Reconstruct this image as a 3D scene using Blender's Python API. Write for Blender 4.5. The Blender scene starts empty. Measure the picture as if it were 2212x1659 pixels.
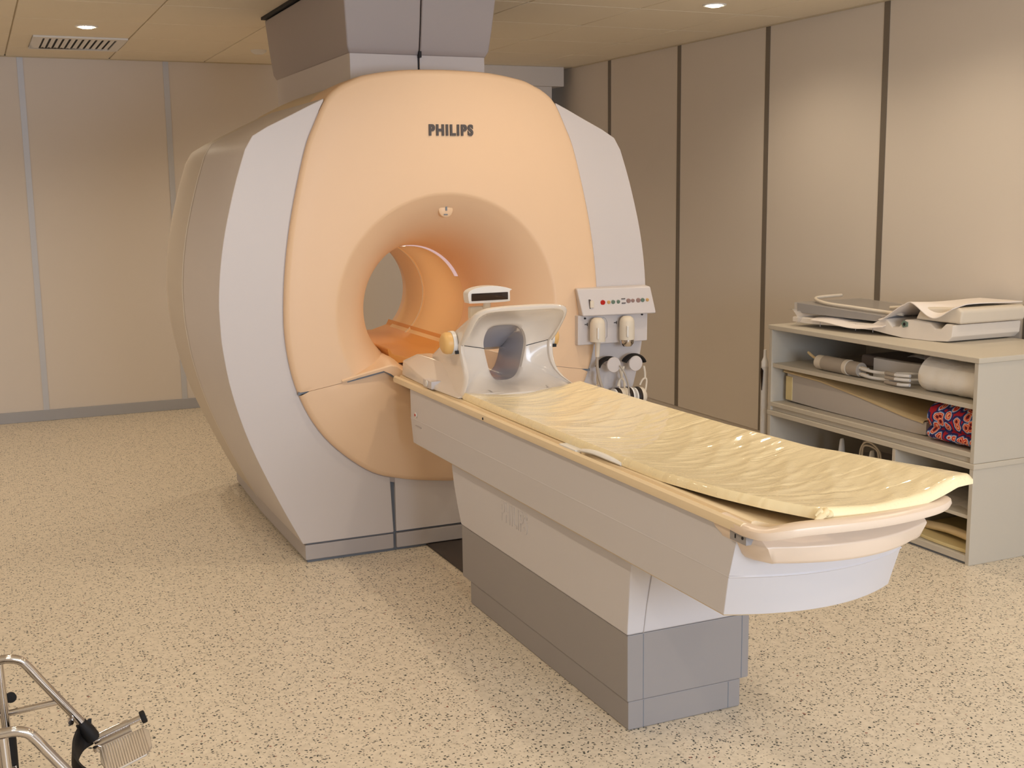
import bpy, bmesh, math, random
from mathutils import Vector, Matrix
random.seed(7)
SC = bpy.context.scene
COL = SC.collection
PI = math.pi

# ------------------------------------------------------------------ camera
CAM = (-1.7913, -5.2323, 1.65)
YAW, PITCH, ROLL, FPX = 0.4213, -0.1629, -0.0133, 2558.94
_f = Vector((math.sin(YAW)*math.cos(PITCH), math.cos(YAW)*math.cos(PITCH), math.sin(PITCH)))
_r = Vector((math.cos(YAW), -math.sin(YAW), 0)); _u = _r.cross(_f)
_r2 = _r*math.cos(ROLL)+_u*math.sin(ROLL); _u2 = -_r*math.sin(ROLL)+_u*math.cos(ROLL)
cd = bpy.data.cameras.new('camera'); cam = bpy.data.objects.new('camera', cd); COL.objects.link(cam)
cd.sensor_width = 36.0; cd.lens = FPX/2212*36.0; cd.clip_start = 0.05; cd.clip_end = 60
cam.matrix_world = Matrix(((_r2.x, _u2.x, -_f.x, CAM[0]), (_r2.y, _u2.y, -_f.y, CAM[1]), (_r2.z, _u2.z, -_f.z, CAM[2]), (0, 0, 0, 1)))
SC.camera = cam

# ------------------------------------------------------------------ world, exposure
SC.view_settings.view_transform = 'Standard'; SC.view_settings.look = 'None'
SC.view_settings.gamma = 1.0; SC.view_settings.use_curve_mapping = False
SC.view_settings.exposure = -0.1
w = bpy.data.worlds.new('world'); SC.world = w; w.use_nodes = True
w.node_tree.nodes['Background'].inputs[0].default_value = (0.75, 0.85, 1.0, 1)
w.node_tree.nodes['Background'].inputs[1].default_value = 0.6

# room dimensions
XL, XR, YF, YB, H = -3.4, 2.765, -7.2, 4.08, 2.6235
# cool daylight of the window in the wall behind the camera
la = bpy.data.lights.new('window_daylight', 'AREA'); la.shape = 'RECTANGLE'; la.size = 2.4; la.size_y = 1.3
la.energy = 135; la.color = (0.68, 0.81, 1.0)
lo = bpy.data.objects.new('window_daylight', la); COL.objects.link(lo)
lo.location = (0.3, YF+0.03, 1.55); lo.rotation_euler = (PI/2, 0, 0)

LAMP_W = 30.0
LAMP_COL = (1.0, 0.84, 0.64)
DOWNLIGHTS = [(-1.10, 2.33), (1.967, 0.40), (1.967, -0.85), (1.967, -2.1), (1.967, -3.6), (0.55, 2.95), (-2.55, 2.33), (-2.55, 0.5),  # unseen lamps behind the tower and far left added to brighten the back
              (-1.35, -1.2), (-1.35, -3.0), (-1.35, -4.8), (0.4, -1.0), (0.4, -4.6)]

# ------------------------------------------------------------------ helpers
def S(c):
    return tuple((x/12.92 if x <= .04045 else ((x+.055)/1.055)**2.4) for x in c)
def rgb(r, g, b): return S((r/255, g/255, b/255))

MATS = {}
def mat(name, col, rough=.5, metal=0, bump=0, bscale=400, coat=0, coat_rough=.1, trans=0, ior=1.45, var=0.0, alpha=1, spec=.5, emit=None, estr=0, sss=0):
    m = bpy.data.materials.new(name); m.use_nodes = True
    nt = m.node_tree; b = nt.nodes['Principled BSDF']
    b.inputs['Base Color'].default_value = (*col, 1); b.inputs['Roughness'].default_value = rough
    b.inputs['Metallic'].default_value = metal; b.inputs['Coat Weight'].default_value = coat
    b.inputs['Coat Roughness'].default_value = coat_rough; b.inputs['Transmission Weight'].default_value = trans
    b.inputs['IOR'].default_value = ior; b.inputs['Alpha'].default_value = alpha; b.inputs['Specular IOR Level'].default_value = spec
    if emit: b.inputs['Emission Color'].default_value = (*emit, 1); b.inputs['Emission Strength'].default_value = estr
    if bump or var:
        tc = nt.nodes.new('ShaderNodeTexCoord'); no = nt.nodes.new('ShaderNodeTexNoise')
        no.inputs['Scale'].default_value = bscale; no.inputs['Detail'].default_value = 3
        nt.links.new(tc.outputs['Object'], no.inputs['Vector'])
        if bump:
            bu = nt.nodes.new('ShaderNodeBump'); bu.inputs['Strength'].default_value = bump; bu.inputs['Distance'].default_value = .002
            nt.links.new(no.outputs['Fac'], bu.inputs['Height']); nt.links.new(bu.outputs['Normal'], b.inputs['Normal'])
        if var:
            n2 = nt.nodes.new('ShaderNodeTexNoise'); n2.inputs['Scale'].default_value = 3; n2.inputs['Detail'].default_value = 4
            nt.links.new(tc.outputs['Object'], n2.inputs['Vector'])
            mx = nt.nodes.new('ShaderNodeMixRGB'); mx.blend_type = 'MIX'
            mx.inputs[1].default_value = (*[c*(1-var) for c in col], 1); mx.inputs[2].default_value = (*[min(1, c*(1+var)) for c in col], 1)
            nt.links.new(n2.outputs['Fac'], mx.inputs[0]); nt.links.new(mx.outputs[0], b.inputs['Base Color'])
    MATS[name] = m
    return m

class MB:
    def __init__(s): s.v = []; s.f = []
    def add(s, vs, fs):
        o = len(s.v); s.v += [tuple(p) for p in vs]; s.f += [tuple(i+o for i in f) for f in fs]; return s
    def box(s, x0, x1, y0, y1, z0, z1):
        return s.add([(x0,y0,z0),(x1,y0,z0),(x1,y1,z0),(x0,y1,z0),(x0,y0,z1),(x1,y0,z1),(x1,y1,z1),(x0,y1,z1)],
                     [(0,3,2,1),(4,5,6,7),(0,1,5,4),(1,2,6,5),(2,3,7,6),(3,0,4,7)])
    def loft(s, rings, closed=True, cap0=False, cap1=False):
        n = len(rings[0]); o = len(s.v)
        for r in rings: s.v += [tuple(p) for p in r]
        for k in range(len(rings)-1):
            for i in range(n if closed else n-1):
                j = (i+1) % n
                s.f.append((o+k*n+i, o+k*n+j, o+(k+1)*n+j, o+(k+1)*n+i))
        if cap0: s.f.append(tuple(o+i for i in reversed(range(n))))
        if cap1: s.f.append(tuple(o+(len(rings)-1)*n+i for i in range(n)))
        return s
    def prism_y(s, poly, y0, y1):      # poly in (x,z)
        return s.loft([[(x, y0, z) for x, z in poly], [(x, y1, z) for x, z in poly]], True, True, True)
    def prism_x(s, poly, x0, x1):      # poly in (y,z)
        return s.loft([[(x0, y, z) for y, z in poly], [(x1, y, z) for y, z in poly]], True, True, True)
    def prism_z(s, poly, z0, z1):
        return s.loft([[(x, y, z0) for x, y in poly], [(x, y, z1) for x, y in poly]], True, True, True)
    def tube(s, path, r, n=12, r2=None, closed=False, flat=None, caps=True):
        path = [Vector(p) for p in path]; m = len(path); rings = []
        up = None
        for i, p in enumerate(path):
            if closed: t = path[(i+1) % m]-path[(i-1) % m]
            else: t = path[min(i+1, m-1)]-path[max(i-1, 0)]
            t.normalize()
            if up is None:
                a = Vector((0, 0, 1)) if abs(t.z) < .9 else Vector((0, 1, 0))
                up = (a-t*a.dot(t)).normalized()
            else:
                up = (up-t*up.dot(t)).normalized()
            side = t.cross(up)
            rr = r[i] if isinstance(r, (list, tuple)) else r
            ru = rr if flat is None else rr*flat
            rings.append([p+side*math.cos(2*PI*k/n)*rr+up*math.sin(2*PI*k/n)*ru for k in range(n)])
        if closed: rings.append(rings[0])
        return s.loft(rings, True, caps and not closed, caps and not closed)
    def cyl(s, p0, p1, r, n=24, r1=None):
        return s.tube([p0, p1], [r, r if r1 is None else r1], n)
    def lathe(s, prof, c, axis='y', n=48, a0=0, a1=2*PI):   # prof (r, t) about axis through c
        rings = []
        full = abs(a1-a0-2*PI) < 1e-6
        cnt = n if full else n+1
        for r, t in prof:
            ring = []
            for k in range(cnt):
                a = a0+(a1-a0)*k/n
                if axis == 'y': ring.append((c[0]+r*math.cos(a), c[1]+t, c[2]+r*math.sin(a)))
                elif axis == 'z': ring.append((c[0]+r*math.cos(a), c[1]+r*math.sin(a), c[2]+t))
                else: ring.append((c[0]+t, c[1]+r*math.cos(a), c[2]+r*math.sin(a)))
            rings.append(ring)
        return s.loft(rings, full)
    def build(s, name, m, parent=None, smooth=False, bevel=0, seg=2, angle=35, sub=0, kind=None):
        me = bpy.data.meshes.new(name)
        off = Vector(parent_world(parent)) if parent else Vector((0, 0, 0))
        me.from_pydata([Vector(p)-off for p in s.v], [], s.f)
        bm = bmesh.new(); bm.from_mesh(me)
        bmesh.ops.remove_doubles(bm, verts=bm.verts, dist=1e-5)
        bmesh.ops.recalc_face_normals(bm, faces=bm.faces)
        if bevel:
            es = [e for e in bm.edges if len(e.link_faces) == 2 and e.calc_face_angle(0) > math.radians(angle)]
            bmesh.ops.bevel(bm, geom=es, offset=bevel, segments=seg, profile=.5, affect='EDGES', clamp_overlap=True)
        ng = [f for f in bm.faces if len(f.verts) > 4]
        if ng: bmesh.ops.triangulate(bm, faces=ng)
        bm.to_mesh(me); bm.free()
        if smooth or bevel:
            for p in me.polygons: p.use_smooth = True
            me.set_sharp_from_angle(angle=math.radians(42))
        me.materials.append(MATS[m] if isinstance(m, str) else m)
        o = bpy.data.objects.new(name, me); COL.objects.link(o)
        if parent: o.parent = parent
        if sub:
            md = o.modifiers.new('sub', 'SUBSURF'); md.levels = sub; md.render_levels = sub
        if bevel:
            md = o.modifiers.new('weighted_normals', 'WEIGHTED_NORMAL'); md.keep_sharp = True; md.weight = 100
        if kind: o['kind'] = kind
        return o

def parent_world(o):
    l = Vector((0, 0, 0))
    while o: l = l+o.location; o = o.parent
    return l
def thing(name, label, cat, loc=(0, 0, 0), group=None):
    o = bpy.data.objects.new(name, None); COL.objects.link(o); o.location = loc
    o.empty_display_size = .1
    return tag(o, label, cat, group)
def tag(o, label, cat, group=None):
    o['label'] = label; o['category'] = cat
    if group: o['group'] = group
    return o
def copy_tree(o, parent=None, loc=None):
    c = o.copy(); COL.objects.link(c); c.parent = parent
    if loc: c.location = loc
    for ch in list(o.children): copy_tree(ch, c)
    return c
def catmull(pts, n=6, closed=False):
    out = []; m = len(pts)
    rng = m if closed else m-1
    for i in range(rng):
        if closed: p = [pts[(i+k-1) % m] for k in range(4)]
        else: p = [pts[max(i-1, 0)], pts[i], pts[i+1], pts[min(i+2, m-1)]]
        for k in range(n):
            t = k/n
            out.append(tuple(.5*((2*p[1][d])+(-p[0][d]+p[2][d])*t+(2*p[0][d]-5*p[1][d]+4*p[2][d]-p[3][d])*t*t+(-p[0][d]+3*p[1][d]-3*p[2][d]+p[3][d])*t**3) for d in range(len(pts[0]))))
    if not closed: out.append(tuple(pts[-1]))
    return out
def text(name, body, size, m, parent, loc, rot, depth=.001, offset=0, sx=1, space=1):
    cu = bpy.data.curves.new(name, 'FONT'); cu.body = body; cu.size = size; cu.extrude = depth; cu.offset = offset
    cu.align_x = 'CENTER'; cu.align_y = 'CENTER'; cu.space_character = space
    t = bpy.data.objects.new(name+'_tmp', cu); COL.objects.link(t)
    bpy.context.view_layer.update()
    me = bpy.data.meshes.new_from_object(t.evaluated_get(bpy.context.evaluated_depsgraph_get()))
    bpy.data.objects.remove(t); bpy.data.curves.remove(cu)
    R = Matrix.Translation(Vector(loc)-parent_world(parent)) @ rot.to_4x4() @ Matrix.Diagonal((sx, 1, 1, 1))
    me.transform(R); me.materials.clear(); me.materials.append(MATS[m])
    o = bpy.data.objects.new(name, me); COL.objects.link(o); o.parent = parent
    return o

# ------------------------------------------------------------------ materials
mat('wall', rgb(228, 220, 213), .55, bump=.05, bscale=250, var=.015)
mat('wall_right', rgb(226, 215, 202), .6, bump=.05, bscale=250, var=.015)
mat('strip', rgb(206, 210, 220), .4, metal=.1)
mat('strip_dark', rgb(128, 118, 106), .5, metal=.2)
mat('skirting', rgb(176, 178, 186), .45)
mat('ceiling', rgb(240, 228, 206), .9, bump=.15, bscale=180, var=.02)
mat('ceiling_grid', rgb(204, 190, 164), .7)
mat('peach', rgb(238, 203, 167), .42, bump=.03, bscale=900)
mat('shell', rgb(213, 205, 203), .42, bump=.03, bscale=900)
mat('shell_warm_lit', rgb(208, 196, 182), .45, bump=.03, bscale=900)  # shell tone with the warm bounce light on the side painted in
mat('cream', rgb(228, 208, 176), .45, bump=.03, bscale=900)
mat('plinth', rgb(184, 177, 176), .45)
mat('gap', rgb(120, 126, 136), .5)
mat('dark', rgb(24, 24, 28), .6)
mat('hood', rgb(176, 166, 164), .5, bump=.03, bscale=900)
mat('bore', rgb(240, 206, 156), .28)
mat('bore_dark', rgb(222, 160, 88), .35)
mat('logo', rgb(84, 76, 74), .5)
mat('table_white', rgb(212, 207, 208), .42, bump=.03, bscale=900)
mat('table_grey', rgb(158, 152, 150), .5, bump=.03, bscale=900)
mat('table_top', rgb(240, 218, 182), .35)
mat('handle', rgb(230, 208, 186), .3)
mat('coil', rgb(232, 222, 212), .18, coat=.4)
mat('coil_inner', rgb(208, 206, 212), .15, coat=.3)
mat('knob', rgb(236, 190, 122), .4)
mat('white', rgb(235, 232, 228), .35)
mat('offwhite', rgb(226, 214, 196), .45)
mat('glass_dark', rgb(70, 60, 56), .05, metal=.9)
mat('cab', rgb(202, 194, 180), .5, bump=.03, bscale=600)
mat('cab_edge', rgb(204, 195, 179), .5)
mat('chrome', rgb(214, 208, 204), .08, metal=1)
mat('rubber', rgb(22, 20, 20), .7)
mat('black_vinyl', rgb(20, 16, 16), .65, bump=.2, bscale=600)
mat('ear_brown', rgb(34, 20, 12), .5)
mat('cable', rgb(176, 164, 150), .45)
mat('red', rgb(190, 30, 24), .3)
mat('green', rgb(110, 130, 116), .35)
mat('pinkgrey', rgb(160, 130, 124), .35)
mat('amber', rgb(214, 170, 110), .35)
mat('wedge', rgb(196, 187, 178), .6)
mat('yellow_pad', rgb(226, 206, 152), .55)
mat('tan_pad', rgb(222, 198, 154), .55)
mat('grey_foam', rgb(158, 150, 142), .6)
mat('blanket', rgb(240, 234, 224), .85, bump=.4, bscale=300)
mat('tray', rgb(236, 226, 214), .35)
mat('sheet', rgb(244, 234, 226), .8, bump=.15, bscale=90)
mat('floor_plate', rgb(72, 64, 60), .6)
mat('lamp_emit', (1, .9, .7), .5, emit=(1.0, .86, .62), estr=30)
mat('bore_light', rgb(225, 215, 228), .3, emit=(.80, .72, .86), estr=.35)
mat('bore_lamp', (1, .9, .7), .4, emit=(1.0, .84, .58), estr=6)
mat('window_glass', (.9, .95, 1), .02, trans=1)

def plastic_film(name, col, alpha):
    m = mat(name, col, .12, coat=.6, bump=.6, bscale=60, alpha=alpha)
    return m
plastic_film('film', rgb(235, 228, 222), .35)
plastic_film('film_clear', rgb(220, 220, 224), .18)

def floor_mat():
    m = bpy.data.materials.new('floor_vinyl'); m.use_nodes = True; nt = m.node_tree; b = nt.nodes['Principled BSDF']; L = nt.links.new
    tc = nt.nodes.new('ShaderNodeTexCoord')
    base = nt.nodes.new('ShaderNodeTexNoise'); base.inputs['Scale'].default_value = 40; base.inputs['Detail'].default_value = 6
    L(tc.outputs['Object'], base.inputs['Vector'])
    cr = nt.nodes.new('ShaderNodeValToRGB'); cr.color_ramp.elements[0].position = .3; cr.color_ramp.elements[1].position = .7
    cr.color_ramp.elements[0].color = (*rgb(216, 203, 182), 1); cr.color_ramp.elements[1].color = (*rgb(234, 221, 200), 1)
    L(base.outputs['Fac'], cr.inputs[0])
    cur = cr.outputs[0]
    # distorted coordinates make the flakes irregular
    dn = nt.nodes.new('ShaderNodeTexNoise'); dn.inputs['Scale'].default_value = 90; dn.inputs['Detail'].default_value = 2
    L(tc.outputs['Object'], dn.inputs['Vector'])
    sub = nt.nodes.new('ShaderNodeVectorMath'); sub.operation = 'SUBTRACT'; sub.inputs[1].default_value = (.5, .5, .5)
    L(dn.outputs['Color'], sub.inputs[0])
    sc = nt.nodes.new('ShaderNodeVectorMath'); sc.operation = 'SCALE'; sc.inputs['Scale'].default_value = .016
    L(sub.outputs[0], sc.inputs[0])
    ad = nt.nodes.new('ShaderNodeVectorMath'); ad.operation = 'ADD'; L(tc.outputs['Object'], ad.inputs[0]); L(sc.outputs[0], ad.inputs[1])
    for scale, keep, thr, col in [(95, .35, .30, rgb(180, 168, 152)), (104, .42, .28, rgb(138, 130, 116)), (82, .50, .28, rgb(58, 62, 56)), (60, .07, .2, rgb(150, 96, 80))]:
        mp = nt.nodes.new('ShaderNodeMapping'); mp.inputs['Location'].default_value = (scale*.37, scale*.11, 0)
        mp.inputs['Scale'].default_value = (1, 1, 0)
        L(ad.outputs[0], mp.inputs['Vector'])
        v = nt.nodes.new('ShaderNodeTexVoronoi'); v.inputs['Scale'].default_value = scale; L(mp.outputs[0], v.inputs['Vector'])
        lt = nt.nodes.new('ShaderNodeMath'); lt.operation = 'LESS_THAN'; lt.inputs[1].default_value = thr; L(v.outputs['Distance'], lt.inputs[0])
        sp = nt.nodes.new('ShaderNodeSeparateColor'); L(v.outputs['Color'], sp.inputs[0])
        k = nt.nodes.new('ShaderNodeMath'); k.operation = 'LESS_THAN'; k.inputs[1].default_value = keep; L(sp.outputs[0], k.inputs[0])
        mu = nt.nodes.new('ShaderNodeMath'); mu.operation = 'MULTIPLY'; L(lt.outputs[0], mu.inputs[0]); L(k.outputs[0], mu.inputs[1])
        mx = nt.nodes.new('ShaderNodeMixRGB'); mx.inputs[2].default_value = (*col, 1); L(mu.outputs[0], mx.inputs[0]); L(cur, mx.inputs[1])
        cur = mx.outputs[0]
    L(cur, b.inputs['Base Color']); b.inputs['Roughness'].default_value = .42
    MATS['floor'] = m
floor_mat()

def mattress_mat():
    m = mat('mattress', rgb(252, 234, 190), .4, coat=.8, coat_rough=.07)
    nt = m.node_tree; b = nt.nodes['Principled BSDF']; L = nt.links.new
    tc = nt.nodes.new('ShaderNodeTexCoord')
    mp = nt.nodes.new('ShaderNodeMapping'); mp.inputs['Scale'].default_value = (1.3, 8, 1); mp.inputs['Rotation'].default_value = (0, 0, .32)
    L(tc.outputs['Object'], mp.inputs['Vector'])
    n1 = nt.nodes.new('ShaderNodeTexNoise'); n1.inputs['Scale'].default_value = 1.7; n1.inputs['Detail'].default_value = 1.2; n1.inputs['Distortion'].default_value = 1.2
    L(mp.outputs[0], n1.inputs['Vector'])
    # sparse little creases in the film catch the lamps as glints
    n2 = nt.nodes.new('ShaderNodeTexVoronoi'); n2.inputs['Scale'].default_value = 85
    L(tc.outputs['Object'], n2.inputs['Vector'])
    mr = nt.nodes.new('ShaderNodeMapRange'); mr.inputs['From Min'].default_value = .0; mr.inputs['From Max'].default_value = .30; mr.inputs['To Min'].default_value = 1; mr.inputs['To Max'].default_value = 0
    L(n2.outputs['Distance'], mr.inputs['Value'])
    b1 = nt.nodes.new('ShaderNodeBump'); b1.inputs['Strength'].default_value = .30; b1.inputs['Distance'].default_value = .02; L(n1.outputs['Fac'], b1.inputs['Height'])
    b2 = nt.nodes.new('ShaderNodeBump'); b2.inputs['Strength'].default_value = 1; b2.inputs['Distance'].default_value = .0028; L(mr.outputs[0], b2.inputs['Height']); L(b1.outputs[0], b2.inputs['Normal'])
    L(b1.outputs[0], b.inputs['Normal']); L(b2.outputs[0], b.inputs['Coat Normal'])
mattress_mat()

def heart_mat():
    m = mat('hearts', rgb(60, 50, 110), .85)
    nt = m.node_tree; b = nt.nodes['Principled BSDF']; L = nt.links.new
    tc = nt.nodes.new('ShaderNodeTexCoord')
    mp = nt.nodes.new('ShaderNodeMapping'); mp.inputs['Scale'].default_value = (1, 24, 24); L(tc.outputs['Object'], mp.inputs['Vector'])
    dn = nt.nodes.new('ShaderNodeTexNoise'); dn.inputs['Scale'].default_value = 1.3; L(mp.outputs[0], dn.inputs['Vector'])
    ad = nt.nodes.new('ShaderNodeMixRGB'); ad.blend_type = 'ADD'; ad.inputs[0].default_value = .5; L(mp.outputs[0], ad.inputs[1]); L(dn.outputs['Color'], ad.inputs[2])
    v = nt.nodes.new('ShaderNodeTexVoronoi'); v.inputs['Scale'].default_value = 1.0; v.inputs['Randomness'].default_value = .75; L(ad.outputs[0], v.inputs['Vector'])
    cr = nt.nodes.new('ShaderNodeValToRGB'); cr.color_ramp.interpolation = 'CONSTANT'
    E = [(0, rgb(60, 26, 40)), (.12, rgb(150, 20, 26)), (.24, rgb(240, 170, 130)), (.31, rgb(214, 60, 40)), (.40, rgb(236, 200, 180)), (.46, rgb(120, 150, 200)), (.52, rgb(40, 36, 92)), (.68, rgb(170, 22, 40))]
    el = cr.color_ramp.elements; el[0].position = 0; el[0].color = (*E[0][1], 1); el[1].position = E[-1][0]; el[1].color = (*E[-1][1], 1)
    for p, c in E[1:-1]:
        e = el.new(p); e.color = (*c, 1)
    L(v.outputs['Distance'], cr.inputs[0]); L(cr.outputs[0], b.inputs['Base Color'])
heart_mat()

# ------------------------------------------------------------------ room
def struct(o, label=None):
    o['kind'] = 'structure'
    if label: o['label'] = label
    return o
fl = struct(MB().box(XL-.1, XR+.1, YF-.1, YB+.1, -.1, 0).build('floor', 'floor'), 'beige vinyl floor with dark speckles')

TY = [0.66+.715*k for k in range(-12, 6)]; TY = [y for y in TY if YF < y < YB-.2]; TY = [YF]+TY+[YB]
TX = [XL, -2.9, -2.2, -1.5, -.80, -.12, .56, .97, 1.65, 2.33, XR]
ce = struct(MB().box(XL-.1, XR+.1, YF-.1, YB+.1, H+.02, H+.12).build('ceiling', 'ceiling_grid'), 'cream suspended ceiling of square tiles')
VENT = (-1.38, -.80)
for i in range(len(TX)-1):
    for j in range(len(TY)-1):
        g = .004
        MB().box(TX[i]+g, TX[i+1]-g, TY[j]+g, TY[j+1]-g, H, H+.02).build('ceiling_tile', 'ceiling', ce, bevel=.003, seg=1)
MB().box(XL, XR, YF, YB, H+.010, H+.0198).build('ceiling_grid', 'ceiling_grid', ce)

# back wall
wb = struct(MB().box(XL-.1, XR+.1, YB+.012, YB+.12, 0, H+.05).build('wall_back', 'wall'), 'beige panelled back wall with grey joint strips')
bx = [XL, -2.41, -1.406, -.403, .60, 1.6, XR]
for a, b_ in zip(bx[:-1], bx[1:]):
    MB().box(a+.003, b_-.003, YB, YB+.012, .08, H).build('panel', 'wall', wb)
for a in bx[1:-1]:
    MB().box(a-.02, a+.02, YB-.006, YB, .08, H).build('joint_strip', 'strip', wb)
struct(MB().box(XL, XR, YB-.012, YB, 0, .08).build('baseboard_back', 'skirting', bevel=.003), 'blue-grey skirting along the back wall')
# right wall
wr = struct(MB().box(XR+.012, XR+.12, YF-.1, YB+.012, 0, H+.05).build('wall_right', 'wall_right'), 'beige panelled right wall with dark joint strips')
ry = [YF, -6.4, -5.34, -4.28, -3.22, -2.16, -1.10, -.0553, .9992, 2.0169, 3.0176, YB]
for a, b_ in zip(ry[:-1], ry[1:]):
    MB().box(XR, XR+.012, a+.003, b_-.003, .08, H).build('panel', 'wall_right', wr)
for a in ry[1:-1]:
    MB().box(XR-.003, XR, a-.022, a+.022, .08, H).build('joint_strip', 'strip_dark', wr)
struct(MB().box(XR-.012, XR, YF, YB-.012, 0, .035).build('baseboard_right', 'skirting', bevel=.003), 'grey skirting along the right wall')
# left and front walls (outside the picture)
struct(MB().box(XL-.12, XL, YF-.1, YB+.1, 0, H+.05).build('wall_left', 'wall'), 'beige left wall')
wf = struct(MB().box(XL, -.95, YF-.12, YF, 0, H).box(1.55, XR, YF-.12, YF, 0, H).box(-.95, 1.55, YF-.12, YF, 0, .88).box(-.95, 1.55, YF-.12, YF, 2.22, H).build('wall_front', 'wall'), 'beige front wall with an observation window')
wi = struct(MB().box(-.95, 1.55, YF-.07, YF-.06, .88, 2.22).build('window_1', 'window_glass'), 'wide observation window')
fr = MB()
for a in ((-.99, -.95, YF, YF+.02, .84, 2.26), (1.55, 1.59, YF, YF+.02, .84, 2.26), (-.95, 1.55, YF, YF+.02, .84, .88), (-.95, 1.55, YF, YF+.02, 2.22, 2.26)): fr.box(*a)
fr.build('window_frame', 'strip', wi)
# boxed-in beam and pillar in the far right corner
struct(MB().box(1.5, 2.68, 3.63, YB, 2.47, H).build('trim_1', 'wall', bevel=.004), 'boxed-in beam under the ceiling in the far corner')
struct(MB().box(2.15, 2.585, 3.66, YB, 0, 2.47).build('trim_2', 'wall', bevel=.004), 'boxed-in pillar in the far corner')
# wall angle along the ceiling
struct(MB().box(XR-.02, XR, YF, 3.6, H-.006, H).build('trim_3', 'ceiling_grid'), 'thin ceiling edge trim above the right wall')
struct(MB().box(XL, 1.5, YB-.02, YB, H-.006, H).build('trim_4', 'ceiling_grid'), 'thin ceiling edge trim above the back wall')

# ------------------------------------------------------------------ downlights
def downlight(x, y, label, group=None):
    t = thing('downlight', label, 'downlight', (x, y, H), group)
    MB().lathe([(.045, -.001), (.052, -.006), (.062, -.006), (.066, 0)], (x, y, H), 'z', 32).build('trim_ring', 'white', t, smooth=True)
    MB().lathe([(.0, -.012), (.03, -.011), (.045, -.004)], (x, y, H), 'z', 24).build('bulb', 'lamp_emit', t, smooth=True)
    l = bpy.data.lights.new('downlight_beam', 'SPOT'); l.energy = LAMP_W*(.75 if x > 1.9 else 1.25 if y > .4 else 1); l.color = LAMP_COL; l.spot_size = math.radians(150); l.spot_blend = .75; l.shadow_soft_size = .045
    o = bpy.data.objects.new('downlight_beam', l); COL.objects.link(o); o.parent = t; o.location = (0, 0, -.03)
for i, (x, y) in enumerate(DOWNLIGHTS):
    if i == 0: downlight(x, y, 'small bright downlight in the ceiling beside the air vent')
    elif i == 1: downlight(x, y, 'small bright downlight in the ceiling beside the panelled wall with dark strips')
    else: downlight(x, y, 'small unseen downlight lighting the room from the ceiling', 'downlights out of the picture')

# ------------------------------------------------------------------ ceiling air vent
vt = thing('air_vent', 'square white ceiling air vent with curled blades', 'air vent', (-1.09, 3.14, H))
x0, x1, y0, y1 = -1.37, -.81, 2.82, 3.49
MB().box(x0, x1, y0, y0+.06, H-.012, H).box(x0, x1, y1-.06, y1, H-.012, H).box(x0, x0+.06, y0+.06, y1-.06, H-.012, H).box(x1-.06, x1, y0+.06, y1-.06, H-.012, H).build('frame', 'white', vt, bevel=.002)
MB().box(x0+.06, x1-.06, y0+.06, y1-.06, H-.003, H-.001).build('backing', 'dark', vt)
for k in range(11):
    xx = x0+.085+k*.039
    MB().loft([[(xx+d, yy, H-.004-.012*abs(d)/.03) for yy in (y0+.065, y1-.065)] for d in (-.013, 0, .013)], False).build('blade', 'white', vt)
sm = MB().lathe([(0, -.028), (.03, -.027), (.05, -.015), (.055, 0)], (.10, 3.2, H), 'z', 24).build('smoke_detector', 'white', smooth=True)
tag(sm, 'small round white ceiling detector beside the scanner tower', 'detector')

# ------------------------------------------------------------------ MRI scanner
CX, CZ = .167, 1.10
YM = -.166
mri = thing('mri_scanner', 'large peach and white MRI scanner with a round bore', 'MRI scanner', (CX, .7, 0))
half_out = catmull([(0, 2.18), (.2, 2.173), (.365, 2.148), (.43, 2.125), (.49, 2.095), (.545, 2.045), (.60, 1.94), (.65, 1.816), (.723, 1.52), (.762, 1.247), (.767, 1.006), (.722, .778), (.61, .569), (.42, .40), (.247, .337), (.03, .303), (0, .302)], 6)
outline = [(x, z) for x, z in half_out]+[(-x, z) for x, z in reversed(half_out[1:-1])]
def ray_r(a, poly):
    dx, dz = math.cos(a), math.sin(a); best = 0
    for i in range(len(poly)):
        x1_, z1_ = poly[i]; x2_, z2_ = poly[(i+1) % len(poly)]
        z1_ -= CZ; z2_ -= CZ
        ex, ez = x2_-x1_, z2_-z1_; den = dx*ez-dz*ex
        if abs(den) < 1e-9: continue
        t = (x1_*ez-z1_*ex)/den; s_ = (x1_*dz-z1_*dx)/den
        if t > 0 and -1e-6 <= s_ <= 1+1e-6: best = max(best, t)
    return best
NA = 360
ANG = [2*PI*k/NA+PI/2 for k in range(NA)]
RO = [ray_r(a, outline) for a in ANG]
FLARE = [(.545, -.187), (.535, -.186), (.525, -.179), (.50, -.162), (.46, -.13), (.42, -.088), (.385, -.038), (.355, .02), (.33, .09), (.308, .18), (.293, .27), (.285, .36)]
seam_pts = [(-.80, .74), (-.722, .778), (-.524, .811), (-.32, .85), (-.283, .822), (-.203, .76), (-.1, .72), (.1, .72), (.203, .76), (.283, .822), (.32, .85), (.524, .811), (.722, .778), (.80, .74)]
def seam_r(a):
    if math.sin(a) > -.02: return 9
    best = 9
    for i in range(len(seam_pts)-1):
        (x1_, z1_), (x2_, z2_) = seam_pts[i], seam_pts[i+1]
        z1_ -= CZ; z2_ -= CZ; dx, dz = math.cos(a), math.sin(a)
        ex, ez = x2_-x1_, z2_-z1_; den = dx*ez-dz*ex
        if abs(den) < 1e-9: continue
        t = (x1_*ez-z1_*ex)/den; s_ = (x1_*dz-z1_*dx)/den
        if t > 0 and -1e-6 <= s_ <= 1+1e-6: best = min(best, t)
    return best
SR = [seam_r(a) for a in ANG]
def P(r, a, y): return (CX+r*math.cos(a), y, CZ+r*math.sin(a))
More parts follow.
